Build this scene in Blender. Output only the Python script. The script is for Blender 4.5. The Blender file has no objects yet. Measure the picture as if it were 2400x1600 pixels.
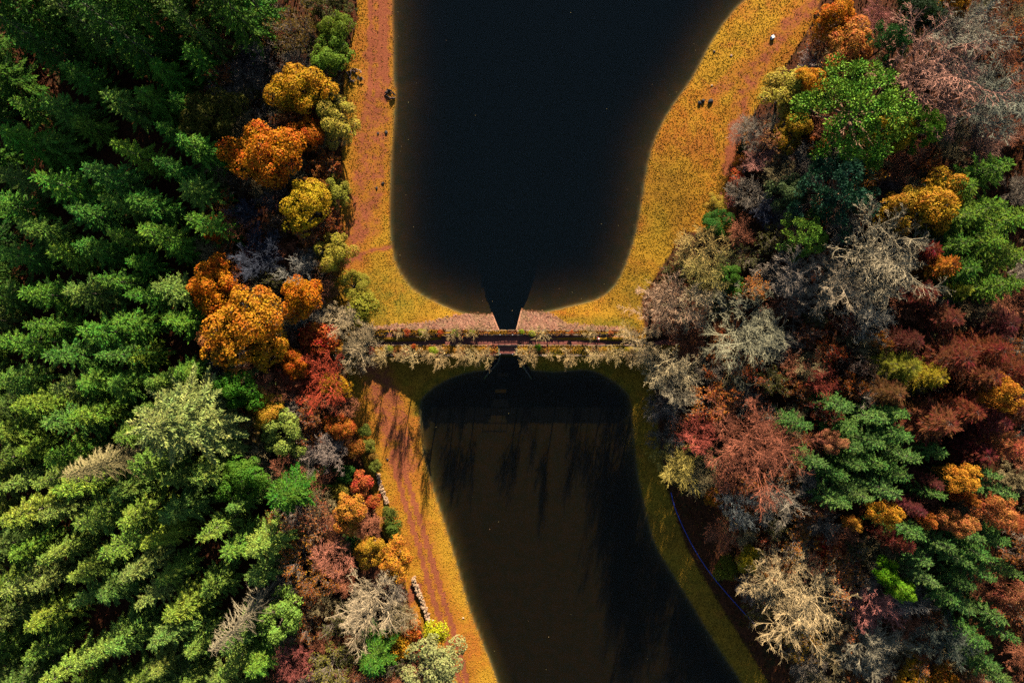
import bpy, math
import numpy as np
from mathutils import Vector

# ------------------------------------------------------------------ camera, sky, sun, exposure
CAM_H = 120.0                 # metres above the upper pool
PXM = 2400.0 / 180.0          # photo pixels per metre at the upper pool's level
scene = bpy.context.scene
col = scene.collection
cd = bpy.data.cameras.new("camera")
cam = bpy.data.objects.new("camera", cd)
col.objects.link(cam)
cam.location = (0, 0, CAM_H)
cam.rotation_euler = (0, 0, 0)
cd.sensor_width = 36.0
cd.lens = 36.0 * CAM_H / 180.0
cd.clip_end = 3000.0
scene.camera = cam

SUN_EL, SUN_AZ = math.radians(21.5), math.radians(9.0)   # from the top of the picture, a little right
world = bpy.data.worlds.new("World")
scene.world = world
world.use_nodes = True
wn = world.node_tree.nodes
sky = wn.new("ShaderNodeTexSky")
sky.sky_type = 'NISHITA'
sky.sun_disc = False
sky.sun_elevation = SUN_EL
sky.sun_rotation = SUN_AZ
sky.air_density = 1.0
sky.dust_density = 0.3
sky.altitude = 400.0
sky.ozone_density = 1.5
bg = wn["Background"]
bg.inputs[1].default_value = 0.05
world.node_tree.links.new(sky.outputs[0], bg.inputs[0])

sd = bpy.data.lights.new("sun", 'SUN')
sd.energy = 5.0
sd.angle = math.radians(0.5)
sd.color = (1.0, 0.93, 0.82)
sun = bpy.data.objects.new("sun", sd)
col.objects.link(sun)
SUNV = Vector((math.sin(SUN_AZ) * math.cos(SUN_EL), math.cos(SUN_AZ) * math.cos(SUN_EL), math.sin(SUN_EL)))
sun.rotation_euler = SUNV.to_track_quat('Z', 'Y').to_euler()
sun.location = SUNV * 300

vs = scene.view_settings
vs.view_transform = 'Standard'
vs.look = 'None'
vs.exposure = 1.42
vs.gamma = 1.0
vs.use_curve_mapping = False
scene.render.engine = 'CYCLES'
cy = scene.cycles
cy.max_bounces = 3
cy.diffuse_bounces = 0
cy.glossy_bounces = 2
cy.transmission_bounces = 3
cy.transparent_max_bounces = 10
cy.volume_bounces = 0
cy.caustics_reflective = False
cy.caustics_refractive = False
cy.use_denoising = False
cy.denoiser = 'OPENIMAGEDENOISE'
cy.denoising_prefilter = 'ACCURATE'

# ------------------------------------------------------------------ helpers
def W(px, py, z=0.0):
    """photo pixel -> ground position for a point at height z (camera looks straight down)"""
    k = (CAM_H - z) / CAM_H / PXM
    return (px - 1200.0) * k, (800.0 - py) * k

def Wa(pts, z=0.0):
    a = np.array(pts, float)
    k = (CAM_H - z) / CAM_H / PXM
    return np.stack([(a[:, 0] - 1200.0) * k, (800.0 - a[:, 1]) * k], 1)

def to_px(x, y, z):
    k = CAM_H / (CAM_H - z) * PXM
    return 1200 + x * k, 800 - y * k

def seg_dist(P, A, B):
    d = B - A
    L2 = (d * d).sum() + 1e-9
    t = np.clip(((P - A) @ d) / L2, 0, 1)
    q = A + t[:, None] * d
    return np.hypot(P[:, 0] - q[:, 0], P[:, 1] - q[:, 1])

def line_dist(P, L):
    m = np.full(len(P), 1e9)
    for i in range(len(L) - 1):
        m = np.minimum(m, seg_dist(P, L[i], L[i + 1]))
    return m

def inside(P, L):
    r = np.zeros(len(P), bool)
    n = len(L)
    x, y = P[:, 0], P[:, 1]
    for i in range(n):
        x1, y1 = L[i]
        x2, y2 = L[(i + 1) % n]
        if y1 == y2:
            continue
        c = ((y1 > y) != (y2 > y)) & (x < (x2 - x1) * (y - y1) / (y2 - y1) + x1)
        r ^= c
    return r

def sdist(P, L):
    """positive outside, negative inside"""
    d = line_dist(P, np.vstack([L, L[:1]]))
    return np.where(inside(P, L), -d, d)

def smooth(a, b, x):
    t = np.clip((x - a) / (b - a), 0, 1)
    return t * t * (3 - 2 * t)

def spline(pts, n=8):
    p = np.array(pts, float)
    q = np.vstack([2 * p[0] - p[1], p, 2 * p[-1] - p[-2]])
    out = []
    for i in range(1, len(q) - 2):
        for k in range(n):
            t = k / n
            a, b, c, d = q[i - 1], q[i], q[i + 1], q[i + 2]
            out.append(0.5 * ((2 * b) + (c - a) * t + (2 * a - 5 * b + 4 * c - d) * t * t + (3 * b - a - 3 * c + d) * t ** 3))
    out.append(q[-2])
    return np.array(out)

_rn = np.random.RandomState(5)
_ng = _rn.rand(64, 64)
def vnoise(x, y, s):
    x = np.asarray(x, float) / s
    y = np.asarray(y, float) / s
    xi, yi = np.floor(x).astype(int), np.floor(y).astype(int)
    fx, fy = x - xi, y - yi
    fx, fy = fx * fx * (3 - 2 * fx), fy * fy * (3 - 2 * fy)
    g = lambda a, b: _ng[a % 64, b % 64]
    return (g(xi, yi) * (1 - fx) + g(xi + 1, yi) * fx) * (1 - fy) + (g(xi, yi + 1) * (1 - fx) + g(xi + 1, yi + 1) * fx) * fy

class Geo:
    """collects quads / triangles as arrays and links them as one mesh"""
    def __init__(self):
        self.v, self.q, self.t, self.n = [], [], [], 0
    def add(self, V, Q=None, T=None):
        V = np.asarray(V, float).reshape(-1, 3)
        if Q is not None and len(Q):
            self.q.append(np.asarray(Q, int) + self.n)
        if T is not None and len(T):
            self.t.append(np.asarray(T, int) + self.n)
        self.v.append(V)
        self.n += len(V)
    def leaves(self, C, U, V):
        """one diamond-shaped quad per row"""
        n = len(C)
        if n == 0:
            return
        P = np.stack([C - U, C + V, C + U, C - V], 1).reshape(-1, 3)
        self.add(P, np.arange(n * 4).reshape(n, 4))
    def cards(self, C, U, V):
        n = len(C)
        P = np.stack([C - U - V * .7, C + U - V, C + U * .8 + V, C - U + V * .8], 1).reshape(-1, 3)
        self.add(P, np.arange(n * 4).reshape(n, 4))
    def tubes(self, A, B, ra, rb, k=4):
        A, B = np.atleast_2d(A).astype(float), np.atleast_2d(B).astype(float)
        n = len(A)
        if n == 0:
            return
        ra, rb = np.broadcast_to(ra, n), np.broadcast_to(rb, n)
        d = B - A
        d = d / (np.linalg.norm(d, axis=1, keepdims=True) + 1e-9)
        ref = np.where(np.abs(d[:, 2:3]) < 0.8, np.array([[0, 0, 1.0]]), np.array([[1.0, 0, 0]]))
        u = np.cross(d, ref)
        u /= np.linalg.norm(u, axis=1, keepdims=True) + 1e-9
        w = np.cross(d, u)
        ang = np.arange(k) * 2 * math.pi / k
        ring = u[:, None] * np.cos(ang)[None, :, None] + w[:, None] * np.sin(ang)[None, :, None]
        P = np.concatenate([A[:, None] + ring * ra[:, None, None], B[:, None] + ring * rb[:, None, None]], 1)
        i = np.arange(k)
        f = np.stack([i, (i + 1) % k, (i + 1) % k + k, i + k], 1)
        Q = (f[None] + (np.arange(n) * 2 * k)[:, None, None]).reshape(-1, 4)
        self.add(P, Q)
    def spikes(self, A, B, r):
        """thin three-sided twigs running out to a point"""
        n = len(A)
        if n == 0:
            return
        r = np.broadcast_to(r, n)
        d = B - A
        d = d / (np.linalg.norm(d, axis=1, keepdims=True) + 1e-9)
        ref = np.where(np.abs(d[:, 2:3]) < 0.8, np.array([[0, 0, 1.0]]), np.array([[1.0, 0, 0]]))
        u = np.cross(d, ref)
        u /= np.linalg.norm(u, axis=1, keepdims=True) + 1e-9
        w = np.cross(d, u)
        ring = [A + (u * math.cos(a) + w * math.sin(a)) * r[:, None] for a in (0, 2.094, 4.189)]
        P = np.stack(ring + [B], 1).reshape(-1, 3)
        o = (np.arange(n) * 4)[:, None, None]
        T = (np.array([[0, 1, 3], [1, 2, 3], [2, 0, 3]])[None] + o).reshape(-1, 3)
        self.add(P, None, T)
    def box(self, x0, x1, y0, y1, z0, z1):
        P = [(x, y, z) for z in (z0, z1) for x, y in ((x0, y0), (x1, y0), (x1, y1), (x0, y1))]
        self.add(P, [(3, 2, 1, 0), (4, 5, 6, 7), (0, 1, 5, 4), (1, 2, 6, 5), (2, 3, 7, 6), (3, 0, 4, 7)])
    def prism(self, poly, z0, z1):
        """polygon extruded upwards; z1 may be a list (sloping top)"""
        n = len(poly)
        z1 = [z1] * n if np.isscalar(z1) else z1
        P = [(p[0], p[1], z0) for p in poly] + [(p[0], p[1], z) for p, z in zip(poly, z1)]
        if n == 4:
            self.add(P, [(3, 2, 1, 0), (4, 5, 6, 7)] + [(i, (i + 1) % n, (i + 1) % n + n, i + n) for i in range(n)])
    def mesh(self, name, mat, shade=False):
        me = bpy.data.meshes.new(name)
        V = np.concatenate(self.v).astype(np.float32)
        Q = np.concatenate(self.q) if self.q else np.zeros((0, 4), int)
        T = np.concatenate(self.t) if self.t else np.zeros((0, 3), int)
        me.vertices.add(len(V))
        me.vertices.foreach_set("co", V.ravel())
        loops = np.concatenate([Q.ravel(), T.ravel()]).astype(np.int32)
        me.loops.add(len(loops))
        me.loops.foreach_set("vertex_index", loops)
        st = np.concatenate([np.arange(len(Q)) * 4, len(Q) * 4 + np.arange(len(T)) * 3]).astype(np.int32)
        me.polygons.add(len(st))
        me.polygons.foreach_set("loop_start", st)
        if shade:
            me.polygons.foreach_set("use_smooth", np.ones(len(st), bool))
        else:
            me.polygons.foreach_set("use_smooth", np.zeros(len(st), bool))
        me.update(calc_edges=True)
        if mat:
            me.materials.append(mat)
        return me
    def obj(self, name, mat, parent=None, shade=False):
        return link(name, self.mesh(name, mat, shade), parent)

def link(name, data, parent=None):
    o = bpy.data.objects.new(name, data)
    col.objects.link(o)
    if parent:
        o.parent = parent
    return o

def tag(o, label=None, cat=None, group=None, kind=None):
    for k, v in (("label", label), ("category", cat), ("group", group), ("kind", kind)):
        if v:
            o[k] = v
    return o

def empty(name, loc):
    o = link(name, None)
    o.location = loc
    o.empty_display_size = 0.3
    return o

def floats(me, **kw):
    for k, a in kw.items():
        at = me.attributes.new(k, 'FLOAT', 'POINT')
        at.data.foreach_set("value", np.asarray(a, np.float32))

def unit(a):
    return a / (np.linalg.norm(a, axis=-1, keepdims=True) + 1e-9)

# ------------------------------------------------------------------ materials
class NT:
    def __init__(self, name):
        self.m = bpy.data.materials.new(name)
        self.m.use_nodes = True
        self.t = self.m.node_tree
        self.t.nodes.clear()
        self.out = self.n("ShaderNodeOutputMaterial")
    def n(self, kind, **kw):
        nd = self.t.nodes.new(kind)
        for k, v in kw.items():
            setattr(nd, k, v)
        return nd
    def l(self, a, b):
        self.t.links.new(a, b)
    def val(self, s, v):
        if isinstance(v, bpy.types.NodeSocket):
            self.l(v, s)
        else:
            s.default_value = v
    def noise(self, scale, detail=3.0, rough=0.6, vec=None, w=None):
        nd = self.n("ShaderNodeTexNoise")
        nd.inputs["Scale"].default_value = scale
        nd.inputs["Detail"].default_value = detail
        nd.inputs["Roughness"].default_value = rough
        if vec is not None:
            self.l(vec, nd.inputs["Vector"])
        return nd.outputs["Fac"]
    def ramp(self, fac, a, b, c0=0.0, c1=1.0):
        nd = self.n("ShaderNodeMapRange", interpolation_type='SMOOTHSTEP')
        self.val(nd.inputs[0], fac)
        nd.inputs[1].default_value, nd.inputs[2].default_value = a, b
        nd.inputs[3].default_value, nd.inputs[4].default_value = c0, c1
        return nd.outputs[0]
    def mix(self, f, a, b):
        nd = self.n("ShaderNodeMix", data_type='RGBA')
        self.val(nd.inputs[0], f)
        for s, v in ((nd.inputs[6], a), (nd.inputs[7], b)):
            self.val(s, v if isinstance(v, bpy.types.NodeSocket) else (*v, 1.0))
        return nd.outputs[2]
    def math(self, op, a, b=0.5, c=0.5):
        nd = self.n("ShaderNodeMath", operation=op)
        for s, v in zip(nd.inputs, (a, b, c)):
            self.val(s, v)
        return nd.outputs[0]
    def attr(self, name):
        nd = self.n("ShaderNodeAttribute")
        nd.attribute_name = name
        return nd.outputs["Fac"]
    def bump(self, h, dist, strength=1.0):
        nd = self.n("ShaderNodeBump")
        nd.inputs["Distance"].default_value = dist
        nd.inputs["Strength"].default_value = strength
        self.l(h, nd.inputs["Height"])
        return nd.outputs[0]
    def diffuse(self, c, normal=None, rough=0.9, spec=0.15):
        nd = self.n("ShaderNodeBsdfPrincipled")
        self.val(nd.inputs["Base Color"], c if isinstance(c, bpy.types.NodeSocket) else (*c, 1.0))
        nd.inputs["Roughness"].default_value = rough
        nd.inputs["Specular IOR Level"].default_value = spec
        if normal is not None:
            self.l(normal, nd.inputs["Normal"])
        return nd.outputs[0]
    def done(self, sh):
        self.l(sh, self.out.inputs["Surface"])
        return self.m

def leaf_mat(name, hue=0.035, val=0.55, trans=0.3, patch=0.5, bias=0.42):
    """foliage tinted by the object's own colour, every leaf clump a little different"""
    t = NT(name)
    oi = t.n("ShaderNodeObjectInfo")
    ge = t.n("ShaderNodeNewGeometry")
    tc = t.n("ShaderNodeTexCoord")
    big = t.noise(patch, 2.0, 0.6, tc.outputs["Object"])
    r = ge.outputs["Random Per Island"]
    h = t.math('ADD', t.math('MULTIPLY', t.math('SUBTRACT', r, 0.5), hue), t.math('MULTIPLY', t.math('SUBTRACT', big, bias), hue * 2.6))
    r2 = t.math('FRACT', t.math('MULTIPLY', r, 57.31))
    hs = t.n("ShaderNodeHueSaturation")
    t.l(t.math('ADD', h, 0.5), hs.inputs["Hue"])
    t.l(t.math('ADD', t.math('MULTIPLY', r2, val), 1.0 - val * 0.5), hs.inputs["Value"])
    hs.inputs["Saturation"].default_value = 1.0
    t.l(oi.outputs["Color"], hs.inputs["Color"])
    a = t.diffuse(hs.outputs[0], rough=0.7, spec=0.12)
    tr = t.n("ShaderNodeBsdfTranslucent")
    t.l(hs.outputs[0], tr.inputs[0])
    mx = t.n("ShaderNodeMixShader")
    mx.inputs[0].default_value = trans
    t.l(a, mx.inputs[1])
    t.l(tr.outputs[0], mx.inputs[2])
    return t.done(mx.outputs[0])

def bark_mat(name, tint=None, a=(.10, .07, .05), b=(.22, .17, .13)):
    t = NT(name)
    tc = t.n("ShaderNodeTexCoord")
    f = t.noise(3.0, 4.0, 0.65, tc.outputs["Object"])
    if tint:
        oi = t.n("ShaderNodeObjectInfo")
        hs = t.n("ShaderNodeHueSaturation")
        t.l(oi.outputs["Color"], hs.inputs["Color"])
        ge = t.n("ShaderNodeNewGeometry")
        t.l(t.math('ADD', t.math('MULTIPLY', ge.outputs["Random Per Island"], 0.5), t.ramp(f, 0.3, 0.7, 0.5, 0.95)), hs.inputs["Value"])
        c = hs.outputs[0]
    else:
        c = t.mix(t.ramp(f, 0.3, 0.7), a, b)
    return t.done(t.diffuse(c, t.bump(f, 0.05), 0.85))

M_NEEDLE = leaf_mat("needle_foliage", 0.05, 1.1, 0.10, 0.35, 0.58)
M_LEAF = leaf_mat("autumn_leaves", 0.035, 0.6, 0.35, 0.4)
M_TWIG = bark_mat("twig_bark", True)
M_BARK = bark_mat("trunk_bark")
M_PINEBARK = bark_mat("pine_bark", None, (.18, .09, .05), (.34, .19, .10))

def ground_mat():
    t = NT("bank_ground")
    ge = t.n("ShaderNodeNewGeometry")
    P = ge.outputs["Position"]
    n1 = t.noise(0.09, 3, 0.6, P)
    n2 = t.noise(0.55, 4, 0.65, P)
    n3 = t.noise(3.2, 4, 0.7, P)
    n4 = t.noise(9.0, 2, 0.7, P)
    r = ge.outputs["Random Per Island"]
    dirt, green, litter, stone, bed = (t.attr(k) for k in ("dirt", "green", "litter", "stone", "bed"))
    grass = t.mix(t.ramp(n2, 0.35, 0.65), (.38, .165, .014), (.36, .115, .013))
    grass = t.mix(t.ramp(n1, 0.42, 0.6), grass, (.40, .195, .016))
    grass = t.mix(t.ramp(t.noise(0.16, 4, 0.7, P), 0.5, 0.68), grass, (.33, .105, .016))
    grass = t.mix(t.ramp(n3, 0.5, 0.75), grass, (.30, .15, .014))
    gr = t.mix(t.ramp(n3, 0.35, 0.65), (.085, .095, .012), (.24, .15, .012))
    gm = t.math('MULTIPLY', green, t.ramp(n2, 0.3, 0.6, 0.3, 1.0))
    c = t.mix(gm, grass, gr)
    c = t.mix(t.ramp(dirt, 0.02, 0.5, 0.0, 0.75), c, t.mix(t.ramp(n3, 0.35, 0.65), (.36, .105, .014), (.30, .12, .016)))
    dm = t.ramp(t.math('ADD', dirt, t.math('MULTIPLY', t.math('SUBTRACT', n2, 0.5), 1.9)), 0.42, 0.95)
    dc = t.mix(t.ramp(n3, 0.3, 0.7), (.285, .078, .032), (.22, .055, .024))
    dc = t.mix(t.ramp(n4, 0.55, 0.75), dc, (.31, .125, .04))
    c = t.mix(dm, c, dc)
    sc_ = t.mix(t.ramp(n3, 0.35, 0.65), (.42, .17, .10), (.26, .09, .06))
    c = t.mix(stone, c, sc_)
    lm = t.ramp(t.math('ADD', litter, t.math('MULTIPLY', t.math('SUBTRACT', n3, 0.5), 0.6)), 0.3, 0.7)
    lc = t.mix(t.ramp(n3, 0.35, 0.6), (.03, .014, .009), (.09, .028, .011))  # leaf litter, its brown darkened further for the shade under the trees
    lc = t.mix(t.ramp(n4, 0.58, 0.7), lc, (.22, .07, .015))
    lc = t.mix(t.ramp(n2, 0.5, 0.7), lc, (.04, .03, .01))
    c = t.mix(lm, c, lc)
    bc = t.mix(t.ramp(n2, 0.35, 0.65), (.11, .068, .022), (.07, .062, .022))
    bc = t.mix(t.ramp(n3, 0.55, 0.8), bc, (.12, .07, .02))
    c = t.mix(bed, c, bc)
    hs = t.n("ShaderNodeHueSaturation")
    t.l(c, hs.inputs["Color"])
    t.l(t.math('ADD', t.math('MULTIPLY', r, 0.0), t.ramp(n4, 0.25, 0.75, 0.72, 1.28)), hs.inputs["Value"])
    h = t.math('ADD', t.math('MULTIPLY', n3, 0.6), t.math('MULTIPLY', n4, 0.5))
    return t.done(t.diffuse(hs.outputs[0], t.bump(h, 0.16, 0.8), 0.95, 0.05))
M_GROUND = ground_mat()

def stone_mat(name, a, b, moss=0.0, scale=1.2):
    t = NT(name)
    ge = t.n("ShaderNodeNewGeometry")
    P = ge.outputs["Position"]
    n = t.noise(scale, 5, 0.7, P)
    n2 = t.noise(7.0, 3, 0.7, P)
    c = t.mix(t.ramp(n, 0.3, 0.7), a, b)
    c = t.mix(t.math('MULTIPLY', t.ramp(n2, 0.5, 0.7), 0.5), c, tuple(v * 0.45 for v in a))
    if moss:
        c = t.mix(t.math('MULTIPLY', t.ramp(t.noise(0.7, 4, 0.7, P), 0.45, 0.6), moss), c, (.10, .11, .02))
    hs = t.n("ShaderNodeHueSaturation")
    t.l(c, hs.inputs["Color"])
    t.l(t.math('ADD', t.math('MULTIPLY', ge.outputs["Random Per Island"], 0.6), 0.7), hs.inputs["Value"])
    return t.done(t.diffuse(hs.outputs[0], t.bump(n2, 0.05), 0.85, 0.2))
M_REVET = stone_mat("pink_rubble", (.33, .13, .07), (.44, .21, .115), 0.3)
M_WALLST = stone_mat("pale_rubble", (.50, .32, .17), (.38, .20, .11))
M_MASON = stone_mat("dam_masonry", (.20, .15, .11), (.30, .22, .15), 0.6)
M_SHADEMAS = stone_mat("shade_tinted_masonry", (.05, .045, .035), (.08, .07, .05), 0.8)  # mossy masonry, its colour darkened to stand for the shade below the dam
M_COPING = stone_mat("coping_stone", (.40, .25, .15), (.32, .19, .11), 0.4)
M_ROCK = stone_mat("dark_rock", (.018, .016, .016), (.035, .03, .028))
M_GREYST = stone_mat("grey_root", (.30, .18, .13), (.20, .12, .09))

def plain(name, c, rough=0.6, metal=0.0, vary=0.25):
    t = NT(name)
    tc = t.n("ShaderNodeTexCoord")
    n = t.noise(6.0, 4, 0.7, tc.outputs["Object"])
    cc = t.mix(t.ramp(n, 0.3, 0.7), tuple(v * (1 - vary) for v in c), tuple(min(1, v * (1 + vary)) for v in c))
    s = t.diffuse(cc, None, rough, 0.4)
    s.node.inputs["Metallic"].default_value = metal
    return t.done(s)
M_IRON = plain("painted_iron", (.03, .03, .032), 0.5, 0.3)
M_PALEMETAL = plain("galvanised_cap", (.55, .52, .48), 0.4, 0.3)
M_TIMBER = plain("weathered_timber", (.22, .15, .10), 0.85)
M_WHITE = plain("white_paint", (.78, .76, .72), 0.6, 0, 0.06)
M_BLUE = plain("blue_rope", (.03, .06, .32), 0.6)
M_RED = plain("red_jacket", (.55, .035, .05), 0.8)
M_TROUS = plain("dark_trousers", (.03, .03, .045), 0.85)
M_SKIN = plain("skin", (.50, .28, .20), 0.6, 0, 0.05)
M_CREAM = plain("cream_hat", (.72, .60, .52), 0.8)

def path_mat():
    t = NT("dam_path_dirt")
    P = t.n("ShaderNodeNewGeometry").outputs["Position"]
    n = t.noise(1.3, 4, 0.7, P)
    n2 = t.noise(8, 3, 0.7, P)
    c = t.mix(t.ramp(n, 0.35, 0.65), (.26, .085, .06), (.19, .06, .045))
    c = t.mix(t.ramp(n2, 0.6, 0.72), c, (.40, .18, .06))
    return t.done(t.diffuse(c, t.bump(n2, 0.04), 0.95, 0.05))
M_PATH = path_mat()

def water_mat(name, absorb, murk):
    t = NT(name)
    P = t.n("ShaderNodeNewGeometry").outputs["Position"]
    mp = t.n("ShaderNodeMapping")
    mp.inputs["Scale"].default_value = (1.0, 2.6, 1.0)
    mp.inputs["Rotation"].default_value = (0, 0, 0.12)
    t.l(P, mp.inputs["Vector"])
    h = t.math('ADD', t.noise(1.6, 3, 0.6, mp.outputs[0]), t.math('MULTIPLY', t.noise(0.25, 2, 0.5, mp.outputs[0]), 1.2))
    nrm = t.bump(h, 0.03, 0.6)
    fr = t.n("ShaderNodeFresnel")
    fr.inputs["IOR"].default_value = 1.33
    t.l(nrm, fr.inputs["Normal"])
    gl = t.n("ShaderNodeBsdfGlossy")
    gl.inputs["Roughness"].default_value = 0.04
    t.l(nrm, gl.inputs["Normal"])
    tr = t.n("ShaderNodeBsdfTransparent")
    mx = t.n("ShaderNodeMixShader")
    gb_ = t.n("ShaderNodeNewGeometry")
    t.l(t.math('MULTIPLY', fr.outputs[0], t.math('SUBTRACT', 1.0, gb_.outputs["Backfacing"])), mx.inputs[0])
    t.l(tr.outputs[0], mx.inputs[1])
    t.l(gl.outputs[0], mx.inputs[2])
    # fine particles close under the surface send a little light back
    df = t.n("ShaderNodeBsdfDiffuse")
    df.inputs[0].default_value = (*murk, 1)
    m2 = t.n("ShaderNodeMixShader")
    m2.inputs[0].default_value = 0.1
    t.l(mx.outputs[0], m2.inputs[1])
    t.l(df.outputs[0], m2.inputs[2])
    mx = m2
    va = t.n("ShaderNodeVolumeAbsorption")
    d = max(absorb)
    va.inputs["Color"].default_value = (*[1 - a / d for a in absorb], 1)
    va.inputs["Density"].default_value = d
    t.l(va.outputs[0], t.out.inputs["Volume"])
    t.l(mx.outputs[0], t.out.inputs["Surface"])
    return t.m
M_WATER_UP = water_mat("deep_peaty_water", (.80, .92, 1.3), (.014, .026, .031))
M_WATER_LO = water_mat("clear_shallow_water", (.56, .60, .82), (.012, .012, .011))
# ------------------------------------------------------------------ shorelines, terrain
LOW = -2.4                                    # level of the lower pool
UP_L = [(930, -900), (926, -300), (922, 0), (924, 100), (925, 190), (930, 215), (924, 300), (917, 420), (916, 530), (925, 600), (942, 642),
        (975, 680), (1020, 706), (1070, 728), (1110, 738), (1152, 740)]
UP_R = [(1224, 730), (1262, 733), (1340, 716), (1405, 697), (1445, 660), (1472, 600), (1492, 530), (1510, 420), (1527, 345), (1562, 268),
        (1622, 180), (1662, 105), (1702, 45), (1750, -5), (1900, -120), (2050, -320), (2150, -900)]
CH_UP = [(1152, 732), (1171, 778), (1171, 792), (1209, 792), (1209, 778), (1224, 722)]
up_poly = np.vstack([Wa(spline(UP_L, 5)), Wa(CH_UP[1:5]), Wa(spline(UP_R, 5))])
LO_P = [(1140, 868), (1100, 873), (1050, 890), (1010, 915), (986, 945), (988, 1010), (1000, 1090), (1035, 1200), (1066, 1300), (1100, 1420),
        (1135, 1512), (1168, 1600), (1260, 1900), (1330, 2500)]
LO_Q = [(2100, 2500), (1860, 1800), (1740, 1605), (1680, 1515), (1622, 1420), (1572, 1340), (1532, 1270), (1506, 1170), (1492, 1100), (1482, 1000),
        (1477, 945), (1465, 918), (1430, 890), (1380, 868), (1300, 872), (1245, 868)]
CH_LO = [(1215, 832), (1172, 832)]
lo_poly = np.vstack([Wa(spline(LO_P, 5), LOW), Wa(spline(LO_Q, 5), LOW), Wa(CH_LO, LOW)])
ch_up = Wa([(1150, 726), (1171, 778), (1171, 800), (1209, 800), (1209, 778), (1226, 716)])
ch_lo = Wa([(1172, 818), (1176, 834), (1136, 888), (1244, 884), (1214, 832), (1213, 818)], -1.5)
DAM_X0, DAM_X1 = W(838, 0)[0], W(1522, 0)[0]
DAM_Y0, DAM_Y1 = -2.35, 1.85
PATH_Y0, PATH_Y1 = -0.62, 1.12

FOREST_L = [(-3000, -3000), (850, -3000), (848, -50), (845, 60), (820, 150), (812, 250), (812, 400), (806, 540), (806, 625), (775, 660), (765, 760), (815, 830),
            (822, 900), (832, 980), (858, 1085), (895, 1235), (945, 1335), (965, 1420), (990, 1470), (1052, 1562), (1065, 1700), (1100, 4000), (-3000, 4000)]
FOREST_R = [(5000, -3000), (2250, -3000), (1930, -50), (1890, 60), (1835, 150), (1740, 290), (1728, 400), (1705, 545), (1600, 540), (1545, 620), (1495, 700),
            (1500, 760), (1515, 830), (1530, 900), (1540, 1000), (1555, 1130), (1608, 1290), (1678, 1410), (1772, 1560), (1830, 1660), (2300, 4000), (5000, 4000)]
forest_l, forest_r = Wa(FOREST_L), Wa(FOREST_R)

def axis(fine, half, step, outer, dense):
    a = [0.0]
    while a[-1] < outer:
        x = a[-1]
        s = dense if x < fine else (step if x < half else step + (x - half) * 0.25)
        a.append(x + s)
    a = np.array(a)
    return np.concatenate([-a[:0:-1], a])
GX, GY = axis(5.0, 98, 0.6, 900, 0.2), axis(7.0, 68, 0.6, 900, 0.22)
XX, YY = np.meshgrid(GX, GY)
PT = np.stack([XX.ravel(), YY.ravel()], 1)
dU, dL = sdist(PT, up_poly), sdist(PT, lo_poly)
fl, fr_ = -sdist(PT, forest_l), -sdist(PT, forest_r)
X, Y = PT[:, 0], PT[:, 1]

def bank(d, lev, s_land, s_bed, deep, step):
    land = np.minimum(s_land * d, 0.9 + 0.045 * d)
    land = np.minimum(land, 6.0)
    q = np.maximum(-d, 0)
    bed = -np.minimum(step * np.minimum(q * 3, 1) + s_bed * q + 0.012 * q * q, deep)
    return lev + np.where(d > 0, land, bed)
hU = bank(dU, 0.0, 0.17, 0.075, 7.0, .42)
hL = bank(dL, LOW, 0.30, 0.25, 1.2, .55)
# the lower valley keeps to the level of the dam away from the pool
hL = np.where(dL > 4, np.minimum(hL + 0.12 * (dL - 4), 4.0), hL)
side = np.maximum(np.maximum(DAM_X0 - X, X - DAM_X1), 0)
w = 1.4 + side * 1.6
s = smooth(-w / 2, w / 2, Y + 0.25)
H = hL * (1 - s) + hU * s
# the upstream face rises to the dam crest as a stone apron
ap = smooth(5.2, 2.0, Y) * (Y > 0) * smooth(3, 0, side)
H = np.where((Y > 0) & (dU > 0), np.maximum(H, ap * 0.75), H)
inU, inL = inside(PT, ch_up), inside(PT, ch_lo)
trench = inside(PT, Wa([(1085, 480), (1138, 690), (1154, 736), (1220, 732), (1240, 690), (1300, 480)]))
H = np.where(trench, np.minimum(H, -3.0), H)
H = np.where(inU, np.minimum(H, -3.2), H)
H = np.where(inL & (Y < 0), np.minimum(H, np.interp(Y, [-6.6, -5.0, -2.3, 0], [LOW - 0.6, LOW - 0.35, -1.1, -0.6])), H)
H = H + (vnoise(X, Y, 2.3) - 0.5) * 0.16 * smooth(0.3, 2.5, np.minimum(np.abs(dU), np.abs(dL))) * ((dU > 0) & (dL > 0))
H = H + (vnoise(X, Y, 9.0) - 0.5) * 0.9 * smooth(1, 10, np.maximum(fl, fr_))

def sample_h(x, y):
    x, y = np.atleast_1d(x).astype(float), np.atleast_1d(y).astype(float)
    G = H.reshape(len(GY), len(GX))
    i = np.clip(np.searchsorted(GX, x) - 1, 0, len(GX) - 2)
    j = np.clip(np.searchsorted(GY, y) - 1, 0, len(GY) - 2)
    fx = (x - GX[i]) / (GX[i + 1] - GX[i])
    fy = (y - GY[j]) / (GY[j + 1] - GY[j])
    return (G[j, i] * (1 - fx) + G[j, i + 1] * fx) * (1 - fy) + (G[j + 1, i] * (1 - fx) + G[j + 1, i + 1] * fx) * fy

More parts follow.
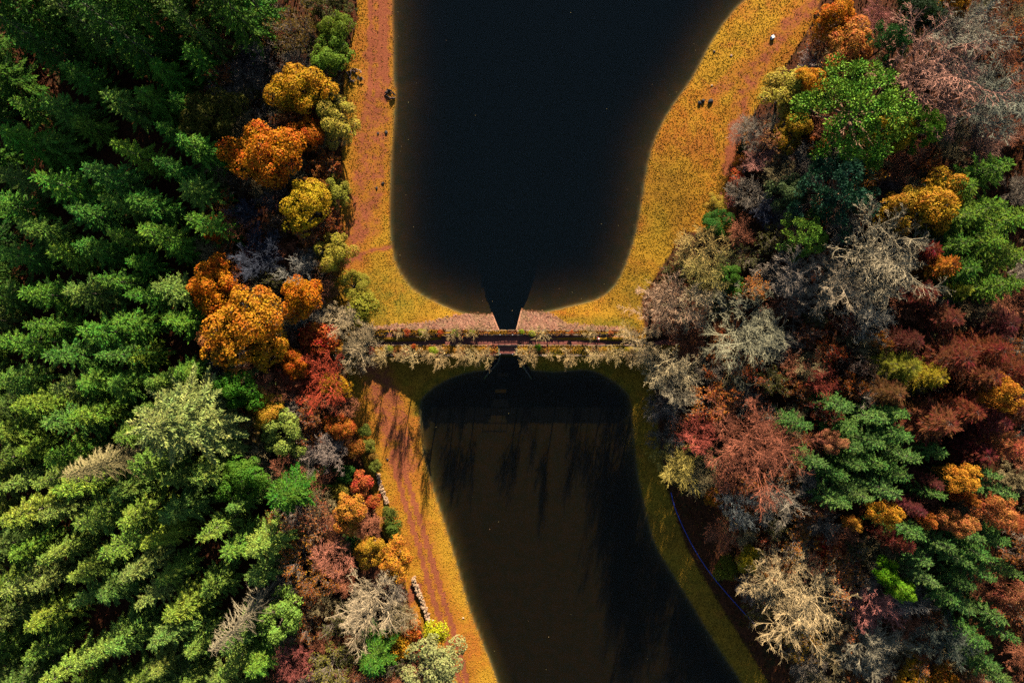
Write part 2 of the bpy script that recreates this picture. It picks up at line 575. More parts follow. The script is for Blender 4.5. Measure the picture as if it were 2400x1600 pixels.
TRACKS = [([(915, -300), (902, -60), (888, 100), (876, 250), (862, 400), (848, 520), (822, 612)], 40, .74),
          ([(905, 190), (900, 330), (885, 430), (880, 540)], 20, 0.62),
          ([(822, 612), (860, 592), (918, 578)], 7, 1.0),
          ([(1960, -40), (1850, 62), (1800, 120), (1740, 220), (1722, 330), (1716, 440), (1712, 570)], 26, .7),
          ([(1660, 235), (1700, 200), (1735, 160)], 22, 0.55),
          ([(1720, 300), (1705, 400)], 24, 0.95),
          ([(1715, 570), (1680, 660), (1645, 760), (1650, 880), (1660, 960)], 9, 0.8),
          ([(868, 860), (905, 940), (925, 1010), (945, 1090)], 46, 0.8),
          ([(945, 1090), (990, 1240), (1028, 1370), (1068, 1490), (1100, 1600), (1160, 1800)], 28, 0.34),
          ([(930, 1050), (952, 1130), (990, 1250), (1028, 1380), (1066, 1500), (1094, 1610)], 5.5, 1.7),
          ([(916, 1060), (934, 1140), (970, 1255), (1007, 1385), (1044, 1500), (1078, 1610)], 5.5, 1.7),
          ([(893, -50), (892, 100), (888, 230)], 6, 1.2), ([(870, -50), (868, 100), (868, 230)], 6, 1.1), ([(905, -50), (904, 100), (905, 200)], 7, 1.2),
          ([(975, 1380), (955, 1410), (945, 1440)], 16, 1.0)]
TRACKS = [(Wa(spline(p, 5)), w_ / PXM, a) for p, w_, a in TRACKS]

def masks(P, h=None):
    dirt = np.zeros(len(P))
    for L, wd, a in TRACKS:
        d = line_dist(P, L)
        dirt = np.maximum(dirt, a * smooth(wd * 1.35, wd * 0.35, d))
    px, py = to_px(P[:, 0], P[:, 1], 0.0)
    green = np.maximum.reduce([0.85 * smooth(130, 20, np.hypot((px - 900) * .7, py - 700)), 0.7 * smooth(120, 20, np.hypot(px - 1490, py - 690)),
                               0.8 * smooth(25, 5, np.abs(py - 757)) * (px > 1290) * (px < 1500),
                               0.5 * smooth(110, 20, np.hypot(px - 1560, (py - 480) * .6)), 0.9 * (py > 815) * smooth(2.6, .2, np.abs(sdist(P, lo_poly) - .6)) * (px < 1500) * (py < 980),
                               0.65 * (py > 825) * (px > 1440) * np.ones(len(P)), .5 * (py > 825) * (py < 905) * np.ones(len(P))])
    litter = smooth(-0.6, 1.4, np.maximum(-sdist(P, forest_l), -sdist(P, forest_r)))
    arc = np.interp(px, [840, 1000, 1080, 1140, 1226, 1290, 1330, 1520], [770, 757, 738, 728, 722, 736, 760, 772])
    stone = smooth(-6, 8, py - arc) * (py < 790) * (px > 842) * (px < 1460) * (py > 690)
    return dirt, green, litter, stone
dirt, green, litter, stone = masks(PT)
bed = smooth(0.45, 0.05, np.minimum(dU, dL))

g = Geo()
nx, ny = len(GX), len(GY)
idx = np.arange(nx * ny).reshape(ny, nx)
Q = np.stack([idx[:-1, :-1], idx[:-1, 1:], idx[1:, 1:], idx[1:, :-1]], -1).reshape(-1, 4)
g.add(np.stack([X, Y, H], 1), Q)
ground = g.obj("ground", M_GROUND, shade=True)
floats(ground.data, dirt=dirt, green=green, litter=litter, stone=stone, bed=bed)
tag(ground, kind="structure")

# ------------------------------------------------------------------ water (closed bodies, bed inside)
def ngon_body(name, poly, z0, z1, mat):
    me = bpy.data.meshes.new(name)
    n = len(poly)
    V = [(p[0], p[1], z1) for p in poly] + [(p[0], p[1], z0) for p in poly]
    F = [tuple(range(n)), tuple(range(2 * n - 1, n - 1, -1))] + [(i, i + n, (i + 1) % n + n, (i + 1) % n) for i in range(n)]
    me.from_pydata(V, [], F)
    me.materials.append(mat)
    me.update()
    import bmesh
    bm = bmesh.new()
    bm.from_mesh(me)
    bmesh.ops.recalc_face_normals(bm, faces=bm.faces)
    bmesh.ops.triangulate(bm, faces=[f for f in bm.faces if len(f.verts) > 4])
    bm.to_mesh(me)
    bm.free()
    return tag(link(name, me), kind="structure")
up_out = Wa([(880, -1500), (880, 560), (900, 660), (1000, 735), (1120, 760), (1165, 770), (1168, 786), (1212, 786), (1214, 770), (1262, 760), (1400, 735),
             (1500, 640), (1540, 480), (1600, 320), (1720, 140), (1850, 0), (2100, -300), (2500, -1500)])
lo_out = Wa([(1170, 838), (1130, 850), (1040, 860), (960, 900), (940, 980), (960, 1120), (1030, 1320), (1120, 1600), (1250, 2600), (2200, 2600), (1800, 1600),
             (1600, 1300), (1550, 1150), (1530, 950), (1500, 890), (1400, 845), (1260, 850), (1218, 838)], LOW)
upper_pool = ngon_body("upper_pool_water", up_out, -9.0, 0.0, M_WATER_UP)
lower_pool = ngon_body("lower_pool_water", lo_out, LOW - 3.0, LOW, M_WATER_LO)

# ------------------------------------------------------------------ dam, bridge, channel
rng = np.random.RandomState(11)
dam = empty("dam", (0, 0, 0))
tag(dam, "stone dam crossing the picture between the upper and lower pools", "dam")
CX0, CX1 = W(1171, 0)[0], W(1209, 0)[0]        # spillway opening
TOPZ, PZ = 1.22, 0.86
for xa, xb in ((DAM_X0 - 3, CX0), (CX1, DAM_X1 + 3)):
    g = Geo()
    g.box(xa, xb, PATH_Y0, PATH_Y1, -4.0, PZ - 0.06)
    g.box(xa, xb, DAM_Y0, PATH_Y0, -4.0, TOPZ - 0.12)
    g.box(xa, xb, PATH_Y1, DAM_Y1, -4.0, TOPZ - 0.12)
    g.obj("abutment", M_MASON, dam)
g = Geo()
g.box(CX0, CX1, 0.2, 1.3, -4.0, -0.06)
g.obj("spillway_sill", M_MASON, dam)
# coping along both faces, laid stone by stone
for yy, o in ((DAM_Y1, 0.10), (PATH_Y1 + 0.02, 0.05), (DAM_Y0, -0.12), (PATH_Y0 - 0.05, -0.02)):
    g = Geo()
    x = DAM_X0 - 1
    while x < DAM_X1 + 1:
        L = rng.uniform(0.7, 1.3)
        if yy in (DAM_Y0,) and CX0 - 0.4 < x + L / 2 < CX1 + 0.4:
            x += L
            continue
        wd = 0.16 if abs(o) > 0.06 else 0.09
        j = rng.uniform(-.025, .025)
        g.box(x, x + L - 0.03, yy - wd + o * 0.3 + j, yy + wd + o * 0.3 + j, TOPZ - 0.3, TOPZ + 0.05 + rng.uniform(-.03, .03))
        x += L
    tag(g.obj("coping", M_COPING, dam), kind="stuff")
g = Geo()
n = 220
xs = np.linspace(DAM_X0 - 6, DAM_X1 + 6, n)
ys = np.linspace(PATH_Y0, PATH_Y1, 9)
gx, gy = np.meshgrid(xs, ys)
gz = PZ + (vnoise(gx.ravel() + 50, gy.ravel(), 0.8) - 0.5) * 0.07
idx = np.arange(n * 9).reshape(9, n)
g.add(np.stack([gx.ravel(), gy.ravel(), gz], 1), np.stack([idx[:-1, :-1], idx[:-1, 1:], idx[1:, 1:], idx[1:, :-1]], -1).reshape(-1, 4))
tag(g.obj("dam_path", M_PATH, None, True), kind="structure")

# earth verges on the crest
def verge(y0, y1, name, greenish, gap):
    for xa, xb in ((DAM_X0 - 5, CX0 - 0.4), (CX1 + 0.4, DAM_X1 + 5)) if gap else ((DAM_X0 - 5, DAM_X1 + 5),):
        nn = int((xb - xa) / 0.25)
        xs, ys = np.linspace(xa, xb, nn), np.linspace(y0, y1, 6)
        gx, gy = np.meshgrid(xs, ys)
        f = np.sin(np.linspace(0, math.pi, 6))[:, None] * np.ones(nn)
        gz = TOPZ - 0.10 + (f * (0.10 + 0.25 * vnoise(gx, gy, 0.9))) 
        idx = np.arange(nn * 6).reshape(6, nn)
        g = Geo()
        g.add(np.stack([gx.ravel(), gy.ravel(), gz.ravel()], 1), np.stack([idx[:-1, :-1], idx[:-1, 1:], idx[1:, 1:], idx[1:, :-1]], -1).reshape(-1, 4))
        o = g.obj(name, M_GROUND, dam, True)
        p = gx.ravel()
        gr = greenish(p)
        floats(o.data, dirt=0.35 * (vnoise(gx.ravel(), gy.ravel(), 2.0) > .5), green=gr, litter=np.zeros(len(p)), stone=np.zeros(len(p)), bed=np.zeros(len(p)))
verge(PATH_Y1 + 0.08, DAM_Y1 - 0.12, "earth_verge", lambda p: 0.25 + 0.3 * vnoise(p, p * 0, 3.0), False)
verge(DAM_Y0 + 0.15, PATH_Y0 - 0.08, "earth_verge", lambda p: np.where(p > 3, 0.95, 0.4), True)

# deck and railings of the footbridge over the spillway
bx0, bx1 = W(1158, 0)[0], W(1216, 0)[0]
bridge = empty("footbridge", ((bx0 + bx1) / 2, 0.0, PZ))
tag(bridge, "short footbridge with dark iron railings over the spillway in the dam", "footbridge")
def bridge_part(g, name, mat):
    o = g.obj(name, mat, bridge)
    o.matrix_parent_inverse = bridge.matrix_world.inverted()
    o.location = (-bridge.location[0], -bridge.location[1], -bridge.location[2])
    return o
nb = 16
for i in range(nb):
    g = Geo()
    xa = CX0 - 0.25 + (CX1 - CX0 + 0.5) * i / nb
    g.box(xa + 0.012, xa + (CX1 - CX0 + 0.5) / nb - 0.012, DAM_Y0 + 0.25, PATH_Y1 + 0.1, PZ - 0.02, PZ + 0.045 + rng.uniform(-.006, .006))
    bridge_part(g, "plank", M_PATH)
for yy in (DAM_Y0 + 0.35, 0.0, PATH_Y1 - 0.1):
    g = Geo()
    g.box(CX0 - 0.3, CX1 + 0.3, yy - 0.09, yy + 0.09, PZ - 0.32, PZ - 0.03)
    bridge_part(g, "beam", M_IRON)
for yy, zz in ((PATH_Y1 + 0.04, TOPZ), (DAM_Y0 + 0.18, PZ - 0.1)):
    for i in range(5):
        x = bx0 + (bx1 - bx0) * i / 4
        g = Geo()
        g.box(x - 0.04, x + 0.04, yy - 0.04, yy + 0.04, zz - 0.2, PZ + 1.2)
        bridge_part(g, "post", M_IRON)
        g = Geo()
        g.box(x - 0.07, x + 0.07, yy - 0.07, yy + 0.07, PZ + 1.203, PZ + 1.25)
        bridge_part(g, "post_cap", M_PALEMETAL if i in (1, 3) else M_IRON)
    for zr in (0.55, 1.12):
        g = Geo()
        g.box(bx0 - 0.05, bx1 + 0.05, yy - 0.03, yy + 0.03, PZ + zr, PZ + zr + 0.06)
        bridge_part(g, "rail", M_IRON)

# thin fence posts with wire along the path's north side
def fence(xa, xb, step, yy, label):
    e = empty("post_and_wire_fence", (xa, yy, TOPZ))
    tag(e, label, "fence")
    x = xa
    while x <= xb:
        g = Geo()
        g.box(x - xa - 0.05, x - xa + 0.05, -0.05, 0.05, -0.3, 0.95)
        g.obj("post", M_TIMBER, e)
        x += step
    for zr in (0.35, 0.62, 0.9):
        g = Geo()
        g.tubes(np.array([[0, 0, zr]]), np.array([[xb - xa, 0, zr]]), 0.012, 0.012, 5)
        g.obj("wire", M_IRON, e)
fence(bx1 + 1.1, W(1500, 0)[0], 2.05, PATH_Y1 + 0.22, "thin post and wire fence on the dam right of the footbridge")
fence(W(868, 0)[0], bx0 - 1.0, 2.4, PATH_Y1 + 0.22, "thin post and wire fence on the dam left of the footbridge")

# channel walls
def wall_strip(name, pts, th, zb, label, mat=M_MASON):
    """a masonry wall along a bent line; pts = (x, y, ztop); dressed coping on top"""
    e = empty(name, pts[0])
    tag(e, label, "wall")
    P = np.array(pts) - np.array(pts[0])
    zb = zb - pts[0][2]
    gw, gc = Geo(), Geo()
    for i in range(len(P) - 1):
        a, b = P[i], P[i + 1]
        d = unit((b - a)[:2][None])[0]
        nrm = np.array([-d[1], d[0]])
        for G, t2, za, zb2 in ((gw, th, -0.10, None), (gc, th + 0.03, 0.0, -0.10)):
            q = [a[:2] + nrm * t2 / 2, a[:2] - nrm * t2 / 2, b[:2] - nrm * t2 / 2, b[:2] + nrm * t2 / 2]
            zt = [a[2] + za, a[2] + za, b[2] + za, b[2] + za]
            if zb2 is None:
                G.prism(q, zb, zt)
            else:
                V = [(p[0], p[1], z + zb2 + 0.003) for p, z in zip(q, zt)] + [(p[0], p[1], z) for p, z in zip(q, zt)]
                G.add(V, [(3, 2, 1, 0), (4, 5, 6, 7)] + [(k, (k + 1) % 4, (k + 1) % 4 + 4, k + 4) for k in range(4)])
    gw.obj("masonry", mat, e)
    gc.obj("coping", M_REVET if pts[-1][2] > 0 else mat, e)
def w3(px, py, z):
    return (*W(px, py, z), z)
wall_strip("wing_wall", [w3(1152, 732, -0.3), w3(1156, 742, 0.06), w3(1170, 776, 0.95)], 0.22, -4, "left wing wall of the inlet channel above the footbridge")
wall_strip("wing_wall", [w3(1224, 722, -0.35), w3(1221, 732, 0.06), w3(1210, 776, 0.95)], 0.22, -4, "right wing wall of the inlet channel above the footbridge")
wall_strip("wing_wall", [w3(1172, 832, 0.4), w3(1168, 848, -0.7), w3(1150, 868, -1.9), w3(1134, 888, LOW - .3)], 0.22, -4.5, "left wing wall of the outlet channel below the footbridge", M_SHADEMAS)
wall_strip("wing_wall", [w3(1214, 832, 0.4), w3(1222, 850, -0.7), w3(1232, 868, -1.9), w3(1246, 888, LOW - .3)], 0.22, -4.5, "right wing wall of the outlet channel below the footbridge", M_SHADEMAS)

# rubble of the stone apron: real stones, too small to pick apart
def stone_shape(rs):
    p = np.array([(x, y, z) for z in (-1, 1) for x, y in ((-1, -1), (1, -1), (1, 1), (-1, 1))], float)
    p *= rs.uniform(0.65, 1.0, p.shape)
    p[4:, :2] *= 0.8
    return p
SQ = [(3, 2, 1, 0), (4, 5, 6, 7), (0, 1, 5, 4), (1, 2, 6, 5), (2, 3, 7, 6), (3, 0, 4, 7)]
def rubble(name, pts, size, mat, sink=0.35):
    g = Geo()
    for x, y in pts:
        sz = size * rng.uniform(0.55, 1.35)
        p = stone_shape(rng) * sz * np.array([1.15, 0.85, 0.6]) * rng.uniform(0.8, 1.2, 3)
        a = rng.uniform(0, 6.28)
        c, s_ = math.cos(a), math.sin(a)
        q = p.copy()
        q[:, 0], q[:, 1] = p[:, 0] * c - p[:, 1] * s_, p[:, 0] * s_ + p[:, 1] * c
        q[:, 2] += q[:, 0] * rng.uniform(-.3, .3)
        z = sample_h(x, y)[0]
        g.add(q + np.array([x, y, z + sz * (0.6 - sink) - sz * .2]), SQ)
    return g.obj(name, mat)
cand = np.stack([rng.uniform(W(845, 0)[0], W(1460, 0)[0], 9000), rng.uniform(2.0, 6.5, 9000)], 1)
_, _, _, st = masks(cand)
keep = (rng.rand(len(cand)) < st * 0.9) & ~inside(cand, ch_up) & (sdist(cand, up_poly) > -0.5)
tag(rubble("apron_stones", cand[keep], 0.17, M_REVET), "pink rubble stone apron along the upstream face of the dam", "stones", kind="stuff")

# dry stone wall beside the lower track, in the stretches that show
def dry_wall(line, label, width=0.7, hgt=0.8, mat=M_WALLST, dens=11):
    L = Wa(spline(line, 6), -0.5)
    e = empty("dry_stone_wall", (*L[0], sample_h(*L[0])[0]))
    tag(e, label, "wall")
    g = Geo()
    for i in range(len(L) - 1):
        d = np.hypot(*(L[i + 1] - L[i]))
        for k in range(int(d * dens * width * 2) + 1):
            p = L[i] + (L[i + 1] - L[i]) * rng.rand()
            t = unit((L[i + 1] - L[i])[None])[0]
            off = rng.uniform(-.5, .5) * width
            p = p + np.array([-t[1], t[0]]) * off
            hh = hgt * rng.uniform(0.1, 1) * (1 - abs(off) / width * 0.6)
            sz = rng.uniform(0.1, 0.24)
            q = stone_shape(rng) * sz * np.array([1.1, .9, .7])
            a = rng.uniform(0, 6.28)
            c, s_ = math.cos(a), math.sin(a)
            q = np.stack([q[:, 0] * c - q[:, 1] * s_, q[:, 0] * s_ + q[:, 1] * c, q[:, 2]], 1)
            g.add(q + np.array([*p, sample_h(*p)[0] + hh]) - np.array(e.location), SQ)
    tag(g.obj("stones", mat, e), kind="stuff")
dry_wall([(968, 1352), (975, 1375), (986, 1400), (995, 1425), (1004, 1450), (1004, 1470)], "pale dry stone wall beside the lower track near the bottom of the photo")
dry_wall([(886, 1108), (893, 1140), (903, 1165), (908, 1178)], "short tumbled stone wall beside the lower track, below the dark bushes", 0.6, 0.6)
# ------------------------------------------------------------------ tree library (shared meshes, one set per kind)
def trunk_geo(rs, H, r, lean=0.02, k=7):
    g = Geo()
    zs = np.array([-0.6, 0.25, 0.25 * H, 0.5 * H, 0.75 * H, H])
    rr = r * np.array([1.35, 1.1, 0.85, 0.62, 0.36, 0.06])
    off = np.cumsum(rs.uniform(-lean, lean, (6, 2)) * H * 0.3, 0) * (zs / H)[:, None]
    P = np.column_stack([off, zs])
    g.tubes(P[:-1], P[1:], rr[:-1], rr[1:], k)
    return g

def conifer(seed, H=16.0, R=4.0, z0=0.14, droop=0.22, up=30.0, low=-12.0, wh=0.8, nb=6, tw=0.075, dens=1.7, power=0.9, fuzz=1, tip=0.55, sub=0.36):
    rs = np.random.RandomState(seed)
    gt = trunk_geo(rs, H * 0.98, 0.013 * H)
    g = Geo()
    C, U, V = [], [], []
    A_, B_, ra_ = [], [], []
    z = z0 * H
    while z < H - 0.25:
        t = (z - z0 * H) / (H * (1 - z0))
        L0 = R * (1 - t) ** power + tip
        if t < 0.12:
            L0 *= 0.75 + 2 * t
        n = nb if t < 0.93 else 5
        a0 = rs.uniform(0, 6.28)
        for i in range(n):
            L = L0 * rs.uniform(0.45, 1.3)
            az = a0 + i * 6.283 / n + rs.uniform(-.38, .38)
            el = math.radians(low + (up - low) * t ** 1.3 + rs.uniform(-7, 7))
            d = np.array([math.cos(az), math.sin(az), 0.0])
            pr = np.array([-d[1], d[0], 0.0])
            m = max(3, int(L / 0.26 * dens))
            s = np.linspace(0.18, 1.0, m) ** 0.85
            zo = s * L * math.sin(el) - droop * L * s * s + 0.12 * L * s ** 4
            base = np.array([0, 0, z + rs.uniform(-.15, .15)]) + d * (s * L * math.cos(el))[:, None] + np.array([0, 0, 1.0]) * zo[:, None]
            A_.append(base[:-1]); B_.append(base[1:]); ra_.append(0.02 + 0.03 * (1 - s[:-1]) * L / R)
            C.append(base[-1:] + d * .2); U.append((d * .42 + np.array([0, 0, .06]))[None]); V.append(pr[None] * .11)
            ln = (1 - s) * L * sub * 0.75 + 0.20 + 0.16 * rs.rand(m)
            for sg in (-1, 1):
                an = np.radians(rs.uniform(28, 62, m))
                dd = d * np.cos(an)[:, None] + sg * pr * np.sin(an)[:, None] + np.array([0, 0, 1.0]) * rs.uniform(-.38, .12, m)[:, None]
                dd = unit(dd)
                c = base + dd * (ln / 2)[:, None]
                side = unit(np.cross(dd, np.array([0, 0, 1.0])))
                til = rs.uniform(-.9, .9, m)
                vv = unit(side * np.cos(til)[:, None] + np.array([0, 0, 1.0]) * np.sin(til)[:, None])
                C.append(c); U.append(dd * (ln / 2)[:, None]); V.append(vv * (tw * rs.uniform(.7, 1.3, m))[:, None])
                for _ in range(fuzz):
                    kk = rs.rand(m) < 0.8
                    f = rs.uniform(0.2, 1.0, m)
                    c2 = base + dd * (ln * f)[:, None] + rs.normal(0, .07, (m, 3))
                    d2 = unit(dd + rs.normal(0, .35, (m, 3)) + np.array([0, 0, .15]))
                    v2 = unit(np.cross(d2, rs.normal(0, 1, (m, 3))))
                    l2 = rs.uniform(.14, .30, m)
                    C.append(c2[kk]); U.append((d2 * l2[:, None])[kk]); V.append((v2 * tw * .8)[kk])
        z += wh * rs.uniform(0.8, 1.2) * (1 - 0.35 * t)
    g.leaves(np.concatenate(C), np.concatenate(U), np.concatenate(V))
    g.spikes(np.array([[0, 0, H - 1.0]]), np.array([[0, 0, H + 0.55]]), 0.07)
    gb = Geo()
    gb.spikes(np.concatenate(A_), np.concatenate(B_), np.concatenate(ra_))
    return H, R, [("trunk", gt, 'bark'), ("branches", gb, 'bark'), ("crown", g, 'leaf')]

def dead_conifer(seed, H=24.0, R=3.6, nb=5, wh=0.55, twigs=1.0):
    rs = np.random.RandomState(seed)
    gt = trunk_geo(rs, H, 0.013 * H)
    g = Geo()
    z = 0.12 * H
    while z < H - 0.3:
        t = z / H
        L0 = R * (1 - t) ** 0.6 + 0.35
        a0 = rs.uniform(0, 6.28)
        for i in range(nb):
            L = L0 * rs.uniform(0.5, 1.1)
            az = a0 + i * 6.283 / nb + rs.uniform(-.4, .4)
            d = np.array([math.cos(az), math.sin(az), 0])
            s = np.linspace(0, 1, 6)
            zz = z + L * (0.25 * s * (t + .2) - 0.42 * s * s)
            P = d * (s * L)[:, None]
            P[:, 2] = zz
            P += rs.normal(0, .05, P.shape) * s[:, None]
            r = np.linspace(.07, .03, 6)
            g.tubes(P[:-1], P[1:], r[:-1], r[1:], 3)
            m = max(3, int(L * 5 * twigs))
            f = rs.uniform(.25, 1, m)
            b = d * (f * L)[:, None]
            b[:, 2] = z + L * (0.25 * f * (t + .2) - 0.42 * f * f)
            dd = unit(d + rs.normal(0, .6, (m, 3)) + np.array([0, 0, -.5]))
            g.spikes(b, b + dd * rs.uniform(.3, .8, m)[:, None], 0.03)
        z += wh * rs.uniform(.7, 1.3)
    return H, R, [("trunk", gt, 'twig'), ("branches", g, 'twig')]

def broadleaf(seed, H=13.0, R=6.0, nl=34, n=13000, leaf=0.19, flat=0.78, lobes=0.27, gap=0.0, cards=False):
    rs = np.random.RandomState(seed)
    gt = trunk_geo(rs, H * 0.62, 0.026 * H, 0.05)
    zc = H - R * flat * 0.95
    # lobes spread over the dome, uneven
    u = rs.rand(nl)
    th = np.arange(nl) * 2.39996 + rs.uniform(-.4, .4, nl)
    ph = np.arccos(1 - u * 1.22)
    rad = R * (1 - lobes) * rs.uniform(0.6, 1.18, nl)
    ell = 1 + 0.22 * np.cos(2 * (th - rs.uniform(0, 6.28)))
    LC = np.stack([np.sin(ph) * np.cos(th) * rad * ell, np.sin(ph) * np.sin(th) * rad * ell, zc + np.cos(ph) * rad * flat], 1)
    LR = R * lobes * rs.uniform(0.5, 1.35, nl)
    k = rs.choice(nl, n, p=LR ** 2 / (LR ** 2).sum())
    dv = unit(rs.normal(0, 1, (n, 3)))
    dv[:, 2] = np.where(dv[:, 2] < -0.35, -dv[:, 2], dv[:, 2])
    bump = 0.84 + 0.32 * rs.rand(n) ** 0.7
    C = LC[k] + dv * (LR[k] * bump)[:, None] * np.array([1, 1, 0.85])
    if gap:
        keep = vnoise(C[:, 0] * 3 + seed, C[:, 1] * 3 + C[:, 2] * 2, 2.5) > gap
        C, dv, k = C[keep], dv[keep], k[keep]
    m = len(C)
    nr = unit(dv + rs.normal(0, .55, (m, 3)) + np.array([0, 0, .35]))
    U = unit(np.cross(nr, rs.normal(0, 1, (m, 3))))
    V = np.cross(nr, U)
    l = leaf * rs.uniform(.6, 1.25, m)
    g = Geo()
    (g.cards if cards else g.leaves)(C, U * l[:, None], V * (l * .72)[:, None])
    gb = Geo()
    top = np.array([0, 0, H * 0.3])
    for i in range(nl):
        a, b = top + rs.normal(0, .2, 3), LC[i]
        mid = a + (b - a) * .5 + np.array([0, 0, -.06 * R]) + rs.normal(0, .25, 3)
        P = np.array([a, a * .5 + mid * .5, mid, mid * .5 + b * .5, b])
        r = np.linspace(.02 * H * .6, .035, 5)
        gb.tubes(P[:-1], P[1:], r[:-1], r[1:], 4)
        q = b + unit(rs.normal(0, 1, (9, 3))) * LR[i] * rs.uniform(.8, 1.12, (9, 1))
        gb.spikes(np.repeat(b[None], 9, 0), q, .03)
    return H, R, [("trunk", gt, 'bark'), ("branches", gb, 'twig'), ("crown", g, 'leaf')]

def branching(rs, H, R, n0=7, kids=(6, 5, 5, 4), spread=(38, 78), th0=0.2, bend=0.25, ang=(24, 52), ratio=0.56, base=0.22, up=0.18, flat=1.0):
    """levels of branches as arrays (start, direction, bend, length)"""
    az = np.arange(n0) * 6.283 / n0 + rs.uniform(-.35, .35, n0)
    el = np.radians(rs.uniform(*spread, n0))
    D = np.stack([np.cos(az) * np.cos(el), np.sin(az) * np.cos(el), np.sin(el)], 1)
    P = np.stack([np.zeros(n0), np.zeros(n0), rs.uniform(base, base + .16, n0) * H], 1)
    hr = R * rs.uniform(.62, .82, n0)
    vr = (H - P[:, 2]) * rs.uniform(.62, .85, n0)
    L = 1.0 / np.sqrt((np.cos(el) / hr) ** 2 + (np.sin(el) / vr) ** 2)
    levels = []
    for k in range(len(kids) + 1):
        B = rs.normal(0, bend, P.shape) * L[:, None] + np.array([0, 0, up]) * L[:, None] * (0.4 if k else 0.0)
        if k == 0:
            B = B * .6
        levels.append((P, D, B, L))
        if k == len(kids):
            break
        n = kids[k]
        N = len(P) * n
        i = np.repeat(np.arange(len(P)), n)
        s = np.tile((np.arange(n) + 0.65) / n, len(P)) * 0.78 + 0.24 + rs.uniform(-.06, .06, N)
        s = np.clip(s, .15, 1.0)
        p = P[i] + D[i] * (L[i] * s)[:, None] + B[i] * (s ** 2)[:, None]
        tan = unit(D[i] * L[i][:, None] + 2 * B[i] * s[:, None])
        rnd = unit(np.cross(tan, rs.normal(0, 1, (N, 3))))
        a = np.radians(rs.uniform(*ang, N))
        d = unit(tan * np.cos(a)[:, None] + rnd * np.sin(a)[:, None] + np.array([0, 0, up * .6]))
        l = L[i] * ratio * rs.uniform(.65, 1.25, N) * (1.15 - .45 * s)
        P, D, L = p, d, l
    return levels

def put_branches(g, lev, r0, r1, seg, k):
    P, D, B, L = lev
    s = np.linspace(0, 1, seg + 1)
    pts = P[:, None] + D[:, None] * (L[:, None] * s)[..., None] + B[:, None] * (s ** 2)[None, :, None]
    rr = r0 + (r1 - r0) * s
    for j in range(seg):
        g.tubes(pts[:, j], pts[:, j + 1], rr[j], rr[j + 1], k)

def tips(lev, s=1.0):
    P, D, B, L = lev
    return P + D * (L * s)[:, None] + B * s ** 2

def bare(seed, H=16.0, R=7.0, kids=(6, 5, 5, 4), thick=1.0, leaves=0, leaf=0.2, n0=7, spread=(30, 78), fine=0.032, **kw):
    rs = np.random.RandomState(seed)
    gt = trunk_geo(rs, H * 0.42, 0.024 * H, 0.05)
    lv = branching(rs, H, R, n0, kids, spread, **kw)
    gb, gc = Geo(), Geo()
    put_branches(gb, lv[0], .011 * H * thick, .07 * thick, 5, 5)
    put_branches(gb, lv[1], .085 * thick, .05 * thick, 3, 4)
    if len(lv) > 3:
        put_branches(gb, lv[2], .055 * thick, .036 * thick, 2, 3)
    for q in lv[(3 if len(lv) > 3 else 2):]:
        if q is lv[-1]:
            gc.spikes(q[0], tips(q), fine * .9 * thick)
            continue
        a, m = q[0], tips(q, .55)
        gc.tubes(a, m, fine * 1.1 * thick, fine * .8 * thick, 3)
        gc.spikes(m, tips(q), fine * .8 * thick)
    parts = [("trunk", gt, 'twig'), ("limbs", gb, 'twig'), ("twigs" if leaves else "crown", gc, 'twig')]
    if leaves:
        last = lv[-1]
        n = int(leaves)
        i = rs.randint(0, len(last[0]), n)
        sub = tuple(a[i] for a in last)
        s = rs.uniform(.4, 1.05, n)
        C = sub[0] + sub[1] * (sub[3] * s)[:, None] + sub[2] * (s ** 2)[:, None] + rs.normal(0, .08, (n, 3))
        nr = unit(rs.normal(0, .7, (n, 3)) + np.array([0, 0, .6]))
        U = unit(np.cross(nr, rs.normal(0, 1, (n, 3))))
        l = leaf * rs.uniform(.6, 1.3, n)
        g = Geo()
        g.leaves(C, U * l[:, None], np.cross(nr, U) * (l * .7)[:, None])
        parts.append(("crown", g, 'leaf'))
    return H, R, parts

